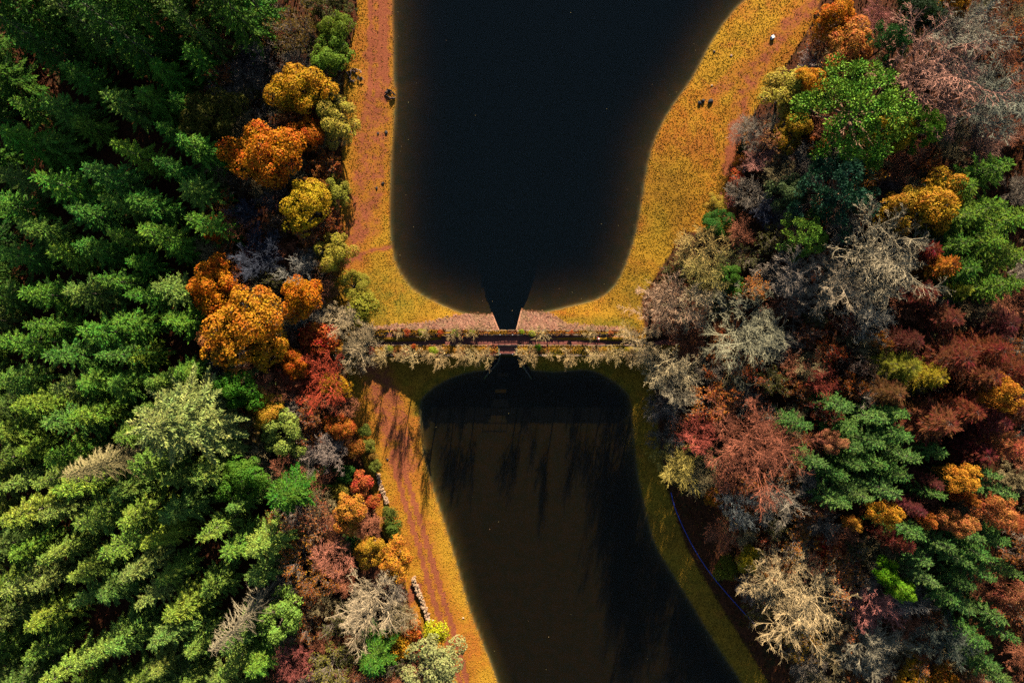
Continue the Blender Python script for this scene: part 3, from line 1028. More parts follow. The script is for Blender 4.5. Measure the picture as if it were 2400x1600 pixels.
def pine(seed, H=17.0, R=6.5, npuff=28, n=500):
    rs = np.random.RandomState(seed)
    gt = trunk_geo(rs, H * 0.8, 0.022 * H, 0.06)
    gb, g = Geo(), Geo()
    C, U, V = [], [], []
    for i in range(npuff):
        az = i * 2.39996 + rs.uniform(-.3, .3)
        f = ((i + .5) / npuff) ** 0.55
        r = R * f * rs.uniform(.75, .98)
        z = H * (0.95 - 0.36 * f ** 1.6) + rs.uniform(-.7, .7)
        c = np.array([math.cos(az) * r, math.sin(az) * r, z])
        a = np.array([0, 0, H * (0.45 + 0.3 * (1 - f))])
        mid = a * .45 + c * .55 + np.array([0, 0, -.5]) + rs.normal(0, .3, 3)
        P = np.array([a, a * .5 + mid * .5, mid, mid * .5 + c * .5, c])
        rr = np.linspace(.15, .05, 5)
        gb.tubes(P[:-1], P[1:], rr[:-1], rr[1:], 4)
        pr = R * rs.uniform(.15, .25)
        for q in range(3):
            cc = c + rs.normal(0, .42, 3) * pr * np.array([1, 1, .4])
            gb.spikes(mid[None], cc[None], .05)
            m = n // 3
            dv = unit(rs.normal(0, 1, (m, 3)) + np.array([0, 0, .35]))
            b = cc + dv * (pr * .75 * rs.uniform(.55, 1.05, m))[:, None] * np.array([1, 1, .62])
            dd = unit(dv + rs.normal(0, .35, (m, 3)) + np.array([0, 0, .3]))
            ln = rs.uniform(.12, .22, m)
            C.append(b); U.append(dd * ln[:, None]); V.append(unit(np.cross(dd, rs.normal(0, 1, (m, 3)))) * .075)
    g.leaves(np.concatenate(C), np.concatenate(U), np.concatenate(V))
    return H, R, [("trunk", gt, 'pine'), ("limbs", gb, 'pine'), ("crown", g, 'leaf')]

LIB = {}
MATS = {'bark': M_BARK, 'twig': M_TWIG, 'pine': M_PINEBARK}
def library(kind, variants, leafmat):
    out = []
    for H_, R_, parts in variants:
        allv = np.concatenate([np.concatenate(gg.v) for nm, gg, mk in parts if nm != "trunk"])
        R_ = float(np.percentile(np.hypot(allv[:, 0], allv[:, 1]), 97))
        H_ = float(allv[:, 2].max())
        out.append((H_, R_, [(nm, gg.mesh(kind + "_" + nm, leafmat if mk == 'leaf' else MATS[mk]), mk) for nm, gg, mk in parts]))
    LIB[kind] = out
library("spruce", [conifer(100 + i) for i in range(6)], M_NEEDLE)
library("shaggy", [conifer(140 + i, 17, 4.2, droop=.42, up=16, low=-16, wh=.8, tw=.08, dens=1.8, power=.72, fuzz=2, sub=.42) for i in range(4)], M_NEEDLE)
library("cedar", [conifer(160 + i, 20, 7.0, droop=.34, up=25, low=-5, wh=.9, nb=8, tw=.08, dens=1.6, power=.6, fuzz=2, sub=.32) for i in range(2)], M_NEEDLE)
library("larch", [conifer(180 + i, 18, 3.2, droop=.02, up=42, low=5, wh=.42, nb=7, tw=.035, dens=1.3, power=.62, fuzz=2, sub=.7) for i in range(4)], M_LEAF)
library("dead", [dead_conifer(190), dead_conifer(191, 20, 4.4, 7, .4, 1.8)], None)
library("oak", [broadleaf(200 + i, gap=(.2, .33, .28, .38, .24)[i]) for i in range(5)], M_LEAF)
library("bush", [broadleaf(220 + i, 4.6, 2.7, 17, 2600, .17, .85, .36, gap=(0, .16, .2, .1)[i]) for i in range(4)], M_LEAF)
library("olive", [broadleaf(240 + i, 9, 4.0, 40, 7500, .14, .95, .22, gap=.1) for i in range(3)], M_LEAF)
library("ball", [broadleaf(260 + i, 9, 3.6, 46, 9000, .10, 1.0, .2, gap=.1) for i in range(2)], M_LEAF)
library("bare", [bare(300 + i, 16, 7, (7, 6, 6, 6), .5, n0=9, leaves=0, fine=.036) for i in range(5)], M_LEAF)
library("fuzzy", [bare(320 + i, 12, 5.0, (7, 6, 6, 7), .42, 0, n0=9, spread=(22, 82), fine=.034, ratio=.6) for i in range(4)], M_LEAF)
library("semi", [bare(340 + i, 13, 5.5, (6, 6, 5, 4), .5, (6500, 4200, 8000, 3500)[i], .14) for i in range(4)], M_LEAF)
library("pine", [pine(360 + i) for i in range(3)], M_NEEDLE)
library("sapling", [bare(380 + i, 6.5, 2.1, (7, 6, 6), .45, 0, n0=6, spread=(35, 84), fine=.04, base=.12, ratio=.62) for i in range(5)], M_LEAF)

NAMES = {"spruce": "spruce_tree", "shaggy": "shaggy_conifer", "cedar": "cedar_tree", "larch": "larch_tree", "ball": "larch_tree", "dead": "dead_conifer", "oak": "oak_tree", "bush": "leafy_bush",
         "olive": "willow_bush", "bare": "bare_tree", "fuzzy": "twiggy_tree", "semi": "half_bare_tree", "pine": "pine_tree", "sapling": "bare_sapling"}
HFUN = {"oak": lambda R: 1.5 * R + 4.5, "bush": lambda R: 1.5 * R + .5, "ball": lambda R: 2.2 * R + 6, "olive": lambda R: 1.7 * R + 2, "bare": lambda R: 1.5 * R + 5.5, "fuzzy": lambda R: 1.6 * R + 3.5,
        "semi": lambda R: 1.6 * R + 4, "pine": lambda R: 1.4 * R + 7.5, "larch": lambda R: 3.2 * R + 6, "spruce": lambda R: 23, "shaggy": lambda R: 25, "cedar": lambda R: 19,
        "dead": lambda R: 24, "sapling": lambda R: 2.2 * R + 1.5}
ZC = {"ball": .72, "spruce": .93, "shaggy": .85, "larch": .75, "dead": .6, "cedar": .6}
BARKC = {"oak": (.16, .11, .08), "bush": (.14, .09, .06), "olive": (.17, .12, .08)}
trng = np.random.RandomState(77)
used_labels = set()
PLACED = []
def srgb(c):
    return tuple((v / 255.0 / 12.92) if v / 255.0 <= 0.04045 else ((v / 255.0 + 0.055) / 1.055) ** 2.4 for v in c)

def tree(kind, px, py, rpx, rgb, phrase, h=None, var=None, group=None, twig=None, gain=0.78, label=None, rot=None):
    """px, py: where the crown shows in the photo; its distance follows from the ground it stands on and the tree's height"""
    lib = LIB[kind]
    v = trng.randint(len(lib)) if var is None else var % len(lib)
    H0, R0, parts = lib[v]
    zf = ZC.get(kind, .66)
    R = rpx / PXM * (0.93 if kind in ('spruce', 'shaggy', 'dead', 'cedar', 'ball', 'larch') else 1.05)
    Ht = h or HFUN[kind](R) * trng.uniform(.93, 1.07)
    z = 1.5
    for _ in range(4):
        x, y = W(px, py, z + Ht * zf)
        z = float(sample_h(x, y)[0])
    e = empty(NAMES[kind], (x, y, z))
    sxy = R / R0
    e.scale = (sxy * trng.uniform(.95, 1.05), sxy * trng.uniform(.95, 1.05), Ht / H0)
    e.rotation_euler = (0, 0, trng.uniform(0, 6.28) if rot is None else rot)
    lin = srgb(rgb)
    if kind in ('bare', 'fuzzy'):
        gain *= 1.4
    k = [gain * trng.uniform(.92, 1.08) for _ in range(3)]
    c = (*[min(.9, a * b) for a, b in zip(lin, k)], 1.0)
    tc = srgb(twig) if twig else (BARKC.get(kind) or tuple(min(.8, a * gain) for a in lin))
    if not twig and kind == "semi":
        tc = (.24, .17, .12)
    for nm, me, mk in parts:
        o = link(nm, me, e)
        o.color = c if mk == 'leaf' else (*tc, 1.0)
    if len(phrase.split()) < 4:
        phrase += " on the right bank" if px > 1200 else " on the left bank"
    tag(e, label or phrase, "bush" if kind in ("bush",) else "tree", group)
    PLACED.append((px, py, rpx, kind, label or phrase, e))
    return e

ORD = "first second third fourth fifth sixth seventh eighth ninth tenth eleventh twelfth thirteenth fourteenth fifteenth sixteenth seventeenth eighteenth nineteenth twentieth".split()
ORD += ["twenty-" + o for o in ORD[:9]] + ["thirtieth"] + ["thirty-" + o for o in ORD[:9]]
def row_labels(items, where, band):
    """items: (px, py, look, empty); rows counted from the top, trees from the left"""
    rows = {}
    y0 = min(i[1] for i in items)
    for it in items:
        rows.setdefault(int((it[1] - y0) // band), []).append(it)
    for k, rk in enumerate(sorted(rows)):
        for j, it in enumerate(sorted(rows[rk])):
            it[3]["label"] = f"{it[2]}, {ORD[j]} from the left in the {ORD[k]} row of {where}"

def part_labels(items):
    """trees whose description fits several: say which known tree each stands next to"""
    cnt = {}
    for t_ in items:
        cnt[t_[4]] = cnt.get(t_[4], 0) + 1
    anchors = [t_ for t_ in items if cnt[t_[4]] == 1]
    used = set(t_[4] for t_ in anchors)
    for t_ in items:
        if cnt[t_[4]] == 1:
            continue
        for a in sorted(anchors, key=lambda q: (q[0] - t_[0]) ** 2 + (q[1] - t_[1]) ** 2):
            dx, dy = t_[0] - a[0], t_[1] - a[1]
            way = ("right of" if dx > 0 else "left of") if abs(dx) > abs(dy) else ("below" if dy > 0 else "above")
            short = " ".join(a[4].split()[:7])
            for stop in (" of the", " by the", " in", " near the", " beside", " at the", " left", " right", " under", " near"):
                if short.endswith(stop):
                    short = short[:-len(stop)]
            lab = f"{t_[4]}, {way} the {short}"
            if lab not in used and len(lab.replace(",", "").replace("-", " ").split()) <= 16:
                used.add(lab)
                t_[5]["label"] = lab
                break
# ------------------------------------------------------------------ trees one by one: kind, x, y, radius (photo pixels), colour, description
OR, OR2, YO, YE, OL, DKO = (222, 120, 22), (205, 96, 20), (214, 146, 28), (200, 160, 30), (170, 150, 50), (120, 90, 30)
RED, RB, PK, MAR, GRY, TAN, PALE, BLU = (185, 66, 30), (150, 66, 40), (190, 110, 90), (150, 70, 66), (140, 126, 105), (185, 152, 100), (188, 158, 112), (72, 74, 82)
GRN, BGR, YGR, DGR, PGR = (70, 125, 45), (88, 158, 40), (130, 150, 40), (60,90,40), (160, 170, 95)
L = "left of the shore track"
T = [
 # ---- left bank
 ("oak", 700, 208, 64, YO, "round yellow-orange oak " + L, None), ("oak", 622, 362, 80, OR, "large bright orange oak " + L, None),
 ("oak", 716, 318, 42, OR2, "small orange oak " + L, None), ("olive", 792, 282, 52, (190, 160, 60), "pale gold willow overhanging the track's edge", None),
 ("fuzzy", 770, 318, 38, TAN, "pale bare bush under a gold willow", 7), ("oak", 786, 72, 36, YGR, "yellow-green tree " + L, None),
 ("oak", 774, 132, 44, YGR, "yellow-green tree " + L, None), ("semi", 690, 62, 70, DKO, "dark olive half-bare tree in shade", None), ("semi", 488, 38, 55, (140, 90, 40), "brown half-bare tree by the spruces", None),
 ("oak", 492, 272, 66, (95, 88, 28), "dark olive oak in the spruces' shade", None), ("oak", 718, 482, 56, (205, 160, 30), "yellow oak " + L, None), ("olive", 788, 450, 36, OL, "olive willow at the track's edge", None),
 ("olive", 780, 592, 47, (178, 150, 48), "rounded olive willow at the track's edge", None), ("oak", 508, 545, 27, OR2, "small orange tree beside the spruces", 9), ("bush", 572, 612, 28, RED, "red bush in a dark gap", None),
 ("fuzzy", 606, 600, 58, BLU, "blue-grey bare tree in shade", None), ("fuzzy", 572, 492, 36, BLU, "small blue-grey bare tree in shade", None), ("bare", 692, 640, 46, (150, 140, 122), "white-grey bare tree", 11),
 ("oak", 498, 672, 60, OR, "orange oak beside the spruces", None), ("oak", 572, 765, 84, (222, 132, 28), "large orange oak with spreading crown", None), ("oak", 625, 825, 46, YO, "yellow-orange oak below a larger oak", 11),
 ("oak", 502, 795, 32, (220, 130, 70), "peach-coloured oak beside the spruces", 10), ("oak", 706, 698, 45, OR, "orange oak between bare trees", 11), ("fuzzy", 690, 742, 40, GRY, "grey bare bush below an orange oak", 7),
 ("olive", 830, 672, 42, (165, 150, 45), "olive green bush beside the grass bank", 3.5), ("bush", 850, 722, 36, (150, 150, 42), "low green bush above the dam's left end", None),
 ("bare", 796, 752, 44, PALE, "pale bare tree above the dam's left end", 9), ("bare", 832, 828, 48, PALE, "pale bare tree at the dam's left end", 9), ("bare", 858, 786, 34, PALE, "pale bare tree on the dam's left end", 7),
 ("bush", 742, 792, 46, (196, 74, 34), "red leafy bush left of the dam", None), ("fuzzy", 745, 890, 78, (196, 78, 48), "red twiggy tree left of the dam", 10), ("oak", 785, 905, 34, YO, "yellow-orange small tree left of the dam", 8),
 ("oak", 690, 850, 36, OR2, "orange small tree left of the dam", 8), ("fuzzy", 512, 850, 46, (120, 108, 95), "dark grey bare bush beside the spruces", 8), ("oak", 560, 912, 48, (84, 128, 26), "glossy green evergreen tree", 13),
 ("oak", 622, 962, 42, (205, 150, 40), "yellow tree above a round olive tree", 9), ("olive", 662, 1012, 56, (165, 170, 70), "round olive-green tree", None), ("cedar", 425, 985, 118, (158, 178, 84), "huge pale yellow-green cedar", 24),
 ("dead", 242, 1088, 48, (165, 146, 92), "tan dead conifer beside the pale cedar", 22), ("oak", 572, 1122, 54, (92, 134, 34), "green conifer-edge tree", 13), ("shaggy", 655, 1168, 60, (75, 135, 35), "bright green shaggy conifer", 17),
 ("fuzzy", 770, 1062, 44, (165, 140, 120), "grey-pink bare tree near the track", None), ("oak", 797, 1000, 34, (205, 105, 40), "orange small tree near the track", 8), ("semi", 730, 960, 42, (190, 95, 50), "russet half-bare tree", 9),
 ("bush", 806, 1112, 24, (60, 100, 30), "dark green bush near the track", None), ("bush", 846, 1130, 30, (205, 92, 48), "salmon-red bush by the wall", None), ("oak", 820, 1196, 44, (226, 140, 50), "golden orange tree near the track", 9),
 ("semi", 708, 1232, 60, (190, 110, 60), "russet half-bare tree", None), ("semi", 690, 1300, 62, (200, 115, 40), "orange-brown half-bare tree", None), ("fuzzy", 772, 1312, 48, (185, 112, 84), "pink bare tree", None),
 ("fuzzy", 690, 1200, 40, (165, 140, 115), "grey bare tree among russet trees", 9), ("bush", 822, 1276, 24, (90, 135, 60), "small green bush near the track", None), ("oak", 866, 1288, 34, (212, 150, 40), "yellow tree beside the track", 8),
 ("oak", 926, 1314, 46, (232, 140, 44), "bright orange tree beside the track", 8), ("bare", 860, 1425, 84, (185, 158, 118), "large pale bare tree beside the track", 13), ("semi", 722, 1372, 52, (190, 100, 35), "orange-brown half-bare tree", None),
 ("olive", 655, 1446, 54, (150, 175, 65), "light green rounded tree", 12), ("fuzzy", 680, 1552, 46, (165, 88, 74), "pink twiggy tree", 9), ("bush", 925, 1512, 36, (230, 160, 36), "golden yellow bush beside the track", None),
 ("bush", 962, 1480, 30, (220, 110, 40), "orange bush beside the stone wall", None), ("bush", 1020, 1482, 30, (200, 190, 30), "lime-yellow bush at the track's edge", None), ("olive", 1015, 1566, 76, (175, 180, 100), "pale green round tree at the track's edge", 9),
 ("shaggy", 872, 1558, 58, (85, 140, 40), "green conifer near the bottom edge", 12), ("semi", 770, 1566, 54, (150, 130, 50), "olive half-bare tree near the bottom edge", None), ("bush", 982, 1530, 24, (210, 90, 50), "red-orange bush near the bottom edge", None),
 ("bush", 855, 1010, 15, (120, 130, 45), "round green bush on the track's edge", None), ("bush", 862, 1042, 18, (130, 132, 48), "olive bush on the track's edge", None), ("bush", 878, 1094, 17, (125, 130, 42), "green bush on the track's edge", None),
 ("bush", 914, 1205, 20, (105, 112, 38), "dark green bush on the track's edge", None), ("bush", 922, 1238, 22, (95, 108, 36), "dark green bush on the track's edge", None), ("bush", 872, 1068, 14, (140, 100, 40), "brown bush on the track's edge", None),
 ("bush", 836, 1052, 22, (190, 110, 40), "orange bush on the track's edge", None), ("bush", 795, 1150, 26, (150, 130, 40), "olive bush near the track", None), ("bush", 870, 1180, 22, (190, 80, 38), "red bush near the track", None),
 ("semi", 600, 1010, 40, (150, 110, 50), "brown half-bare tree beside the cedar", 9), ("bush", 770, 610, 22, (90, 80, 30), "dark bush under an olive willow", None), ("semi", 760, 640, 34, (130, 80, 40), "brown half-bare tree", 7),
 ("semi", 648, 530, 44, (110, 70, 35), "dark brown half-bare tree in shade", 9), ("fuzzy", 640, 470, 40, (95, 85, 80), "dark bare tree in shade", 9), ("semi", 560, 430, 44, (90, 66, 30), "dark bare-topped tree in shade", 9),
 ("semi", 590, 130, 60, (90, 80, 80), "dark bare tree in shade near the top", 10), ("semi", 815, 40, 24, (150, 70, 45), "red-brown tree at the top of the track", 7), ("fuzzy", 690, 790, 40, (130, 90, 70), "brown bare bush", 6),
 # ---- right bank, top
 ("oak", 1958, 52, 50, OR, "orange oak near the top edge", 9), ("oak", 1992, 108, 56, (228, 132, 60), "peach-orange oak", 10), ("fuzzy", 2070, 44, 48, (185, 108, 92), "pink bare tree near the top edge", None), ("pine", 2080, 102, 44, (70, 120, 50), "small green pine", 13),
 ("bare", 2205, 165, 128, (180, 125, 100), "huge pinkish bare tree", 19), ("bare", 2300, 62, 104, (150, 138, 112), "large grey bare tree near the top right corner", 19), ("oak", 2236, 8, 34, (226, 140, 36), "orange tree at the top edge", 13),
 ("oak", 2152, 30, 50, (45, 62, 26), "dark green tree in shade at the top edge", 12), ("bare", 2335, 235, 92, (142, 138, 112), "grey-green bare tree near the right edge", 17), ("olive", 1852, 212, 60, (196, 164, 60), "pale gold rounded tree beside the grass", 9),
 ("oak", 1893, 196, 36, (225, 138, 34), "orange tree behind a gold one", 10), ("fuzzy", 1902, 158, 34, (170, 140, 125), "pale grey bare bush", 6), ("fuzzy", 1832, 276, 44, (165, 145, 110), "grey bare bush below the gold tree", 6),
 ("oak", 1855, 300, 48, (180, 130, 26), "dark yellow tree beside the big pine", 8), ("pine", 2005, 262, 116, (118, 168, 40), "big bright green pine", 17), ("pine", 2158, 306, 46, (112, 160, 40), "small bright green pine right of the big one", 15),
 ("oak", 2092, 312, 50, (205, 160, 34), "yellow tree under the pines", 12), ("semi", 1818, 344, 44, (225, 135, 80), "peach half-bare tree beside the red path", 8), ("fuzzy", 1782, 372, 40, (185, 120, 100), "pink bare bush beside the red path", 6),
 ("bush", 1734, 376, 18, (230, 120, 40), "orange bush on the grass edge", None), ("bush", 1726, 420, 20, (215, 90, 45), "red-orange bush on the grass edge", None), ("bush", 1738, 350, 16, (60, 66, 26), "small dark bush on the grass edge", None),
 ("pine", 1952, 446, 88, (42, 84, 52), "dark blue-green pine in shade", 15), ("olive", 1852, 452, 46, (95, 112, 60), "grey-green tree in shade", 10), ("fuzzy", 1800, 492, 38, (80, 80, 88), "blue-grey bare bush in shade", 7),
 ("oak", 2190, 482, 66, (222, 150, 36), "golden oak with spreading crown", 13), ("oak", 2110, 492, 48, (214, 145, 44), "golden oak left of a wider one", 12), ("semi", 2030, 424, 42, (215, 140, 36), "golden half-bare tree", 11),
 ("pine", 1882, 556, 52, (130, 175, 52), "bright yellow-green pine", 13), ("semi", 2150, 352, 40, (180, 105, 75), "pinkish half-bare tree", 9), ("fuzzy", 2320, 340, 48, (175, 125, 100), "pinkish bare tree by the right edge", 10),
 ("oak", 1680, 525, 34, (72, 112, 32), "dark green evergreen bush at the grass edge", 5), ("olive", 1680, 485, 30, (190, 150, 50), "gold bush at the grass edge", 4), ("fuzzy", 1712, 470, 22, (180, 100, 80), "pink bare bush at the grass edge", 4),
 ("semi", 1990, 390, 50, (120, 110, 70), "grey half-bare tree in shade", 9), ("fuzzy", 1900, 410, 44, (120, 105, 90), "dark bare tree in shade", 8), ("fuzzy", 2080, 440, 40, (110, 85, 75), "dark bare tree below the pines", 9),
 # ---- right bank, middle
 ("fuzzy", 1640, 592, 68, (190, 155, 85), "tan twiggy tree by the shore grass", 14), ("fuzzy", 1664, 648, 54, (190, 165, 85), "yellow-tan twiggy tree by the shore grass", 15), ("fuzzy", 1628, 705, 56, (195, 165, 120), "pale tan twiggy tree by the shore grass", 16),
 ("fuzzy", 1558, 722, 68, (180, 140, 105), "pale pink twiggy tree by the dam's right end", 16), ("oak", 1704, 655, 38, (80, 112, 28), "green evergreen between bare trees", 9), ("semi", 1770, 672, 40, (228, 130, 60), "orange tree above a big bare one", 12),
 ("bare", 1752, 775, 100, (150, 140, 105), "large grey-green bare tree", 14), ("bare", 2075, 600, 112, (165, 145, 110), "huge grey bare tree", 18), ("bare", 1962, 665, 82, (175, 150, 115), "grey-tan bare tree left of a huge one", 15),
 ("bare", 1866, 640, 62, (150, 130, 108), "grey bare tree with few brown leaves", 13), ("bare", 2050, 740, 60, (160, 145, 120), "grey bare tree below a huge one", 12), ("bare", 1515, 800, 42, (190, 158, 110), "pale bare tree at the dam's right end", 15),
 ("bare", 1498, 838, 34, (195, 165, 115), "pale spiky sapling at the dam's right end", 6), ("fuzzy", 1572, 866, 54, (185, 160, 115), "tan twiggy tree below the dam's right end", 19), ("fuzzy", 1592, 920, 46, (170, 150, 115), "grey-tan twiggy tree by the lower pool", 19),
 ("fuzzy", 1556, 960, 40, (105, 96, 88), "grey twiggy tree by the lower pool", 16), ("semi", 1672, 932, 58, (222, 125, 58), "copper-leaved tree", 11), ("semi", 1768, 872, 44, (205, 95, 38), "red-orange half-bare tree", 9),
 ("fuzzy", 1762, 1058, 112, (152, 86, 60), "very large red-pink twiggy tree", 20), ("fuzzy", 1592, 1086, 50, (175, 150, 70), "olive-yellow twiggy tree by the lower pool", 19), ("bare", 1830, 1185, 52, (170, 150, 122), "white-grey bare tree below a huge red-pink one", 14),
 ("bare", 1738, 1195, 48, (125, 125, 115), "grey bare tree in half shade", 13), ("bush", 1672, 1162, 24, (205, 120, 30), "small orange bush below bare trees", None), ("fuzzy", 1640, 1020, 40, (190, 90, 70), "red-brown twiggy tree left of a huge red-pink one", 17),
 ("semi", 1780, 950, 44, (150, 75, 40), "dark russet half-bare tree", 8), ("fuzzy", 1800, 975, 36, (150, 130, 110), "grey bare bush", 7), ("fuzzy", 1560, 1030, 34, (100, 94, 84), "grey twiggy tree nearest the lower pool", 14),
 ("fuzzy", 1935, 900, 46, (160, 70, 52), "red-brown twiggy tree", 10), ("semi", 1945, 820, 34, (190, 72, 30), "fiery red small tree", 8), ("semi", 1890, 790, 46, (125, 60, 30), "dark red-brown half-bare tree", 8), ("semi", 2060, 795, 24, (220, 130, 45), "small orange tree", 9),
 ("larch", 2120, 858, 46, (165, 150, 45), "yellow-green larch", 12), ("larch", 2185, 880, 40, (196, 160, 40), "golden-green larch", 13), ("larch", 2210, 622, 40, (228, 130, 44), "bright orange larch", 13), ("larch", 2250, 682, 26, (180, 170, 50), "small yellow-green larch", 11),
 ("larch", 2160, 690, 48, (135, 60, 45), "dark red-brown larch", 12), ("larch", 2218, 745, 46, (130, 66, 45), "dark red-brown larch", 12), ("larch", 2170, 590, 40, (140, 44, 30), "dark red larch in shade", 12), ("fuzzy", 2295, 722, 46, (130, 105, 70), "brown bare tree near green conifers", 11),
 ("larch", 2240, 840, 56, (142, 66, 42), "maroon larch", 15), ("larch", 2320, 820, 50, (138, 64, 42), "maroon larch", 15), ("larch", 2385, 868, 48, (140, 62, 40), "maroon larch by the right edge", 15), ("larch", 2300, 880, 50, (146, 70, 44), "maroon larch", 15),
 ("larch", 2200, 985, 62, (156, 78, 50), "wide maroon larch", 14), ("larch", 2262, 960, 50, (146, 70, 42), "maroon larch", 14), ("larch", 2325, 985, 46, (135, 58, 48), "dark maroon larch", 14), ("ball", 2342, 920, 44, (236, 140, 44), "vivid orange larch among maroon ones", 16),
 ("larch", 2372, 1046, 46, (215, 115, 72), "peach larch by the right edge", 15), ("larch", 2130, 800, 40, (120, 56, 40), "dark red-brown larch", 12), ("larch", 2090, 920, 44, (140, 84, 50), "brown larch", 12), ("larch", 2290, 1060, 46, (130, 54, 44), "dark maroon larch", 13),
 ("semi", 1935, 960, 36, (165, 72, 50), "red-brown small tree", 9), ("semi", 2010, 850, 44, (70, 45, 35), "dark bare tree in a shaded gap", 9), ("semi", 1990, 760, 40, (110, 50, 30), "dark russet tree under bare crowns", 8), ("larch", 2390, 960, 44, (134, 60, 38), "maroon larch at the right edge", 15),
 ("larch", 2345, 760, 50, (105, 50, 40), "dark red larch by the right edge", 13),
 # ---- right bank, bottom
 ("ball", 2252, 1118, 34, (240, 156, 52), "golden ball-shaped larch among spruces", 16), ("ball", 2076, 1204, 34, (238, 152, 44), "golden ball-shaped larch among spruces", 14), ("ball", 2242, 1226, 32, (226, 128, 70), "peach larch among spruces", 15),
 ("ball", 2332, 1192, 40, (226, 120, 70), "peach larch among spruces", 15), ("ball", 1950, 1036, 30, (205, 118, 84), "pink-tan larch beside spruces", 12), ("ball", 2262, 1164, 20, (220, 110, 50), "small orange larch", 13), ("ball", 2168, 1216, 18, (226, 120, 56), "small orange larch", 12),
 ("larch", 2112, 1272, 32, (140, 62, 48), "maroon larch among spruces", 12), ("larch", 2180, 1130, 26, (130, 62, 50), "dark maroon larch among spruces", 12), ("larch", 2140, 1190, 26, (130, 56, 56), "dark maroon larch among spruces", 12), ("larch", 2390, 1230, 34, (205, 104, 62), "russet larch at the right edge", 14),
 ("semi", 1882, 1268, 62, (190, 106, 34), "dark copper-leaved tree", 9), ("bush", 1945, 1284, 36, (205, 84, 34), "fiery red bush", 6), ("oak", 1762, 1316, 36, (190, 148, 32), "yellow tree on the shaded bank", 7), ("bush", 1706, 1332, 30, (130, 120, 30), "olive bush on the shaded bank", 4),
 ("semi", 1816, 1290, 32, (195, 92, 44), "red-orange half-bare bush", 6), ("fuzzy", 1868, 1400, 108, (190, 158, 108), "very large pale bare tree", 13), ("semi", 1985, 1365, 60, (205, 120, 56), "copper-leaved tree right of the pale bare tree", 11), ("semi", 1885, 1505, 70, (195, 130, 42), "gold half-bare tree near the bottom edge", 9),
 ("fuzzy", 2052, 1424, 56, (186, 112, 96), "mauve-pink twiggy tree", 11), ("oak", 2074, 1340, 28, (110, 165, 22), "lime green tree", 11), ("oak", 2110, 1378, 26, (130, 160, 30), "lime green tree tip", 11), ("bare", 2125, 1425, 36, (165, 150, 130), "grey bare tree beside a mauve one", 11),
 ("fuzzy", 2045, 1525, 78, (150, 135, 105), "grey-brown bare tree near the bottom edge", 10), ("oak", 2140, 1592, 44, (210, 135, 30), "orange tree at the bottom edge", 8), ("oak", 2210, 1600, 38, (190, 105, 30), "dark orange tree at the bottom edge", 8),
 ("fuzzy", 2222, 1500, 58, (105, 108, 88), "blue-grey bare tree in a shaded gap", 11), ("fuzzy", 1768, 1380, 50, (150, 130, 110), "grey bare bush left of the pale bare tree", 7), ("ball", 2370, 1400, 38, (180, 96, 66), "russet larch near the right edge", 13),
 ("semi", 1785, 1440, 36, (160, 120, 40), "olive-gold half-bare tree on the shaded bank", 7), ("fuzzy", 1960, 1460, 50, (185, 150, 100), "tan twiggy tree right of the pale bare tree", 9), ("ball", 2000, 1226, 18, (215, 130, 50), "small golden larch", 10),
]
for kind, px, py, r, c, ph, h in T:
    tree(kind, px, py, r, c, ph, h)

# dead grey conifer leaning out among the shaggy ones
part_labels(PLACED)
tree("dead", 565, 1455, 46, (150, 132, 98), "grey dead conifer with drooping branches", 25, 0)

# conifers: the plantation fills with individuals, tops placed where the photo shows the stand
def fill(poly, spacing, rs, jitter_free, seed):
    r = np.random.RandomState(seed)
    p = np.array(poly, float)
    q = r.uniform(p.min(0), p.max(0), (6000, 2))
    q = q[inside(q, p)]
    for t_ in PLACED:
        q = q[(q[:, 0] - t_[0]) ** 2 + (q[:, 1] - t_[1]) ** 2 > (spacing * .5 + t_[2] * jitter_free) ** 2]
    out = []
    while len(q):
        out.append((float(q[0, 0]), float(q[0, 1])))
        q = q[(q[:, 0] - out[-1][0]) ** 2 + (q[:, 1] - out[-1][1]) ** 2 > spacing ** 2]
    return out

frng = np.random.RandomState(9)
def mixc(a, b, t):
    return tuple(x + (y - x) * t for x, y in zip(a, b))
LEFT = [(-110, -330), (540, -330), (450, 60), (420, 230), (440, 330), (470, 420), (480, 520), (420, 610), (395, 740), (440, 860), (470, 930), (545, 1040), (590, 1130), (610, 1250), (600, 1400), (600, 1665), (-110, 1665)]
left_items, right_items, edge_items = [], [], []
for px, py in fill(LEFT, 69, None, 0.55, 21):
    low = np.clip((py - 700) / 500, 0, 1)
    base = mixc((84, 140, 38), (132, 160, 58), low)
    base = mixc(base, [(165, 160, 84), (96, 150, 36), (60, 108, 52), (160, 170, 40)][frng.randint(4)], frng.uniform(0, .45))
    kind = "shaggy" if frng.rand() < 0.15 + 0.6 * low else "spruce"
    ht = frng.uniform(26, 31) if py < -10 else (frng.uniform(10, 14) if py < 300 else frng.uniform(10, 18.5))  # unseen trees past the top edge, made taller to shade the stand
    vis = -10 < px < 2410 and -10 < py < 1610
    if vis:
        look = "shaggy yellow-green conifer" if kind == "shaggy" and low > .5 else ("shaggy green conifer" if kind == "shaggy" else ("bright green spruce" if py > 450 else "dark green spruce"))
        left_items.append((px, py, look, tree(kind, px, py, frng.uniform(32, 54), base, look, ht, gain=.92)))
    else:
        tree(kind, px, py, frng.uniform(44, 58), base, "", ht, gain=.55, group="plantation conifers beyond the left frame edges", label="tall green conifer of the left plantation standing beyond the photo's edge")

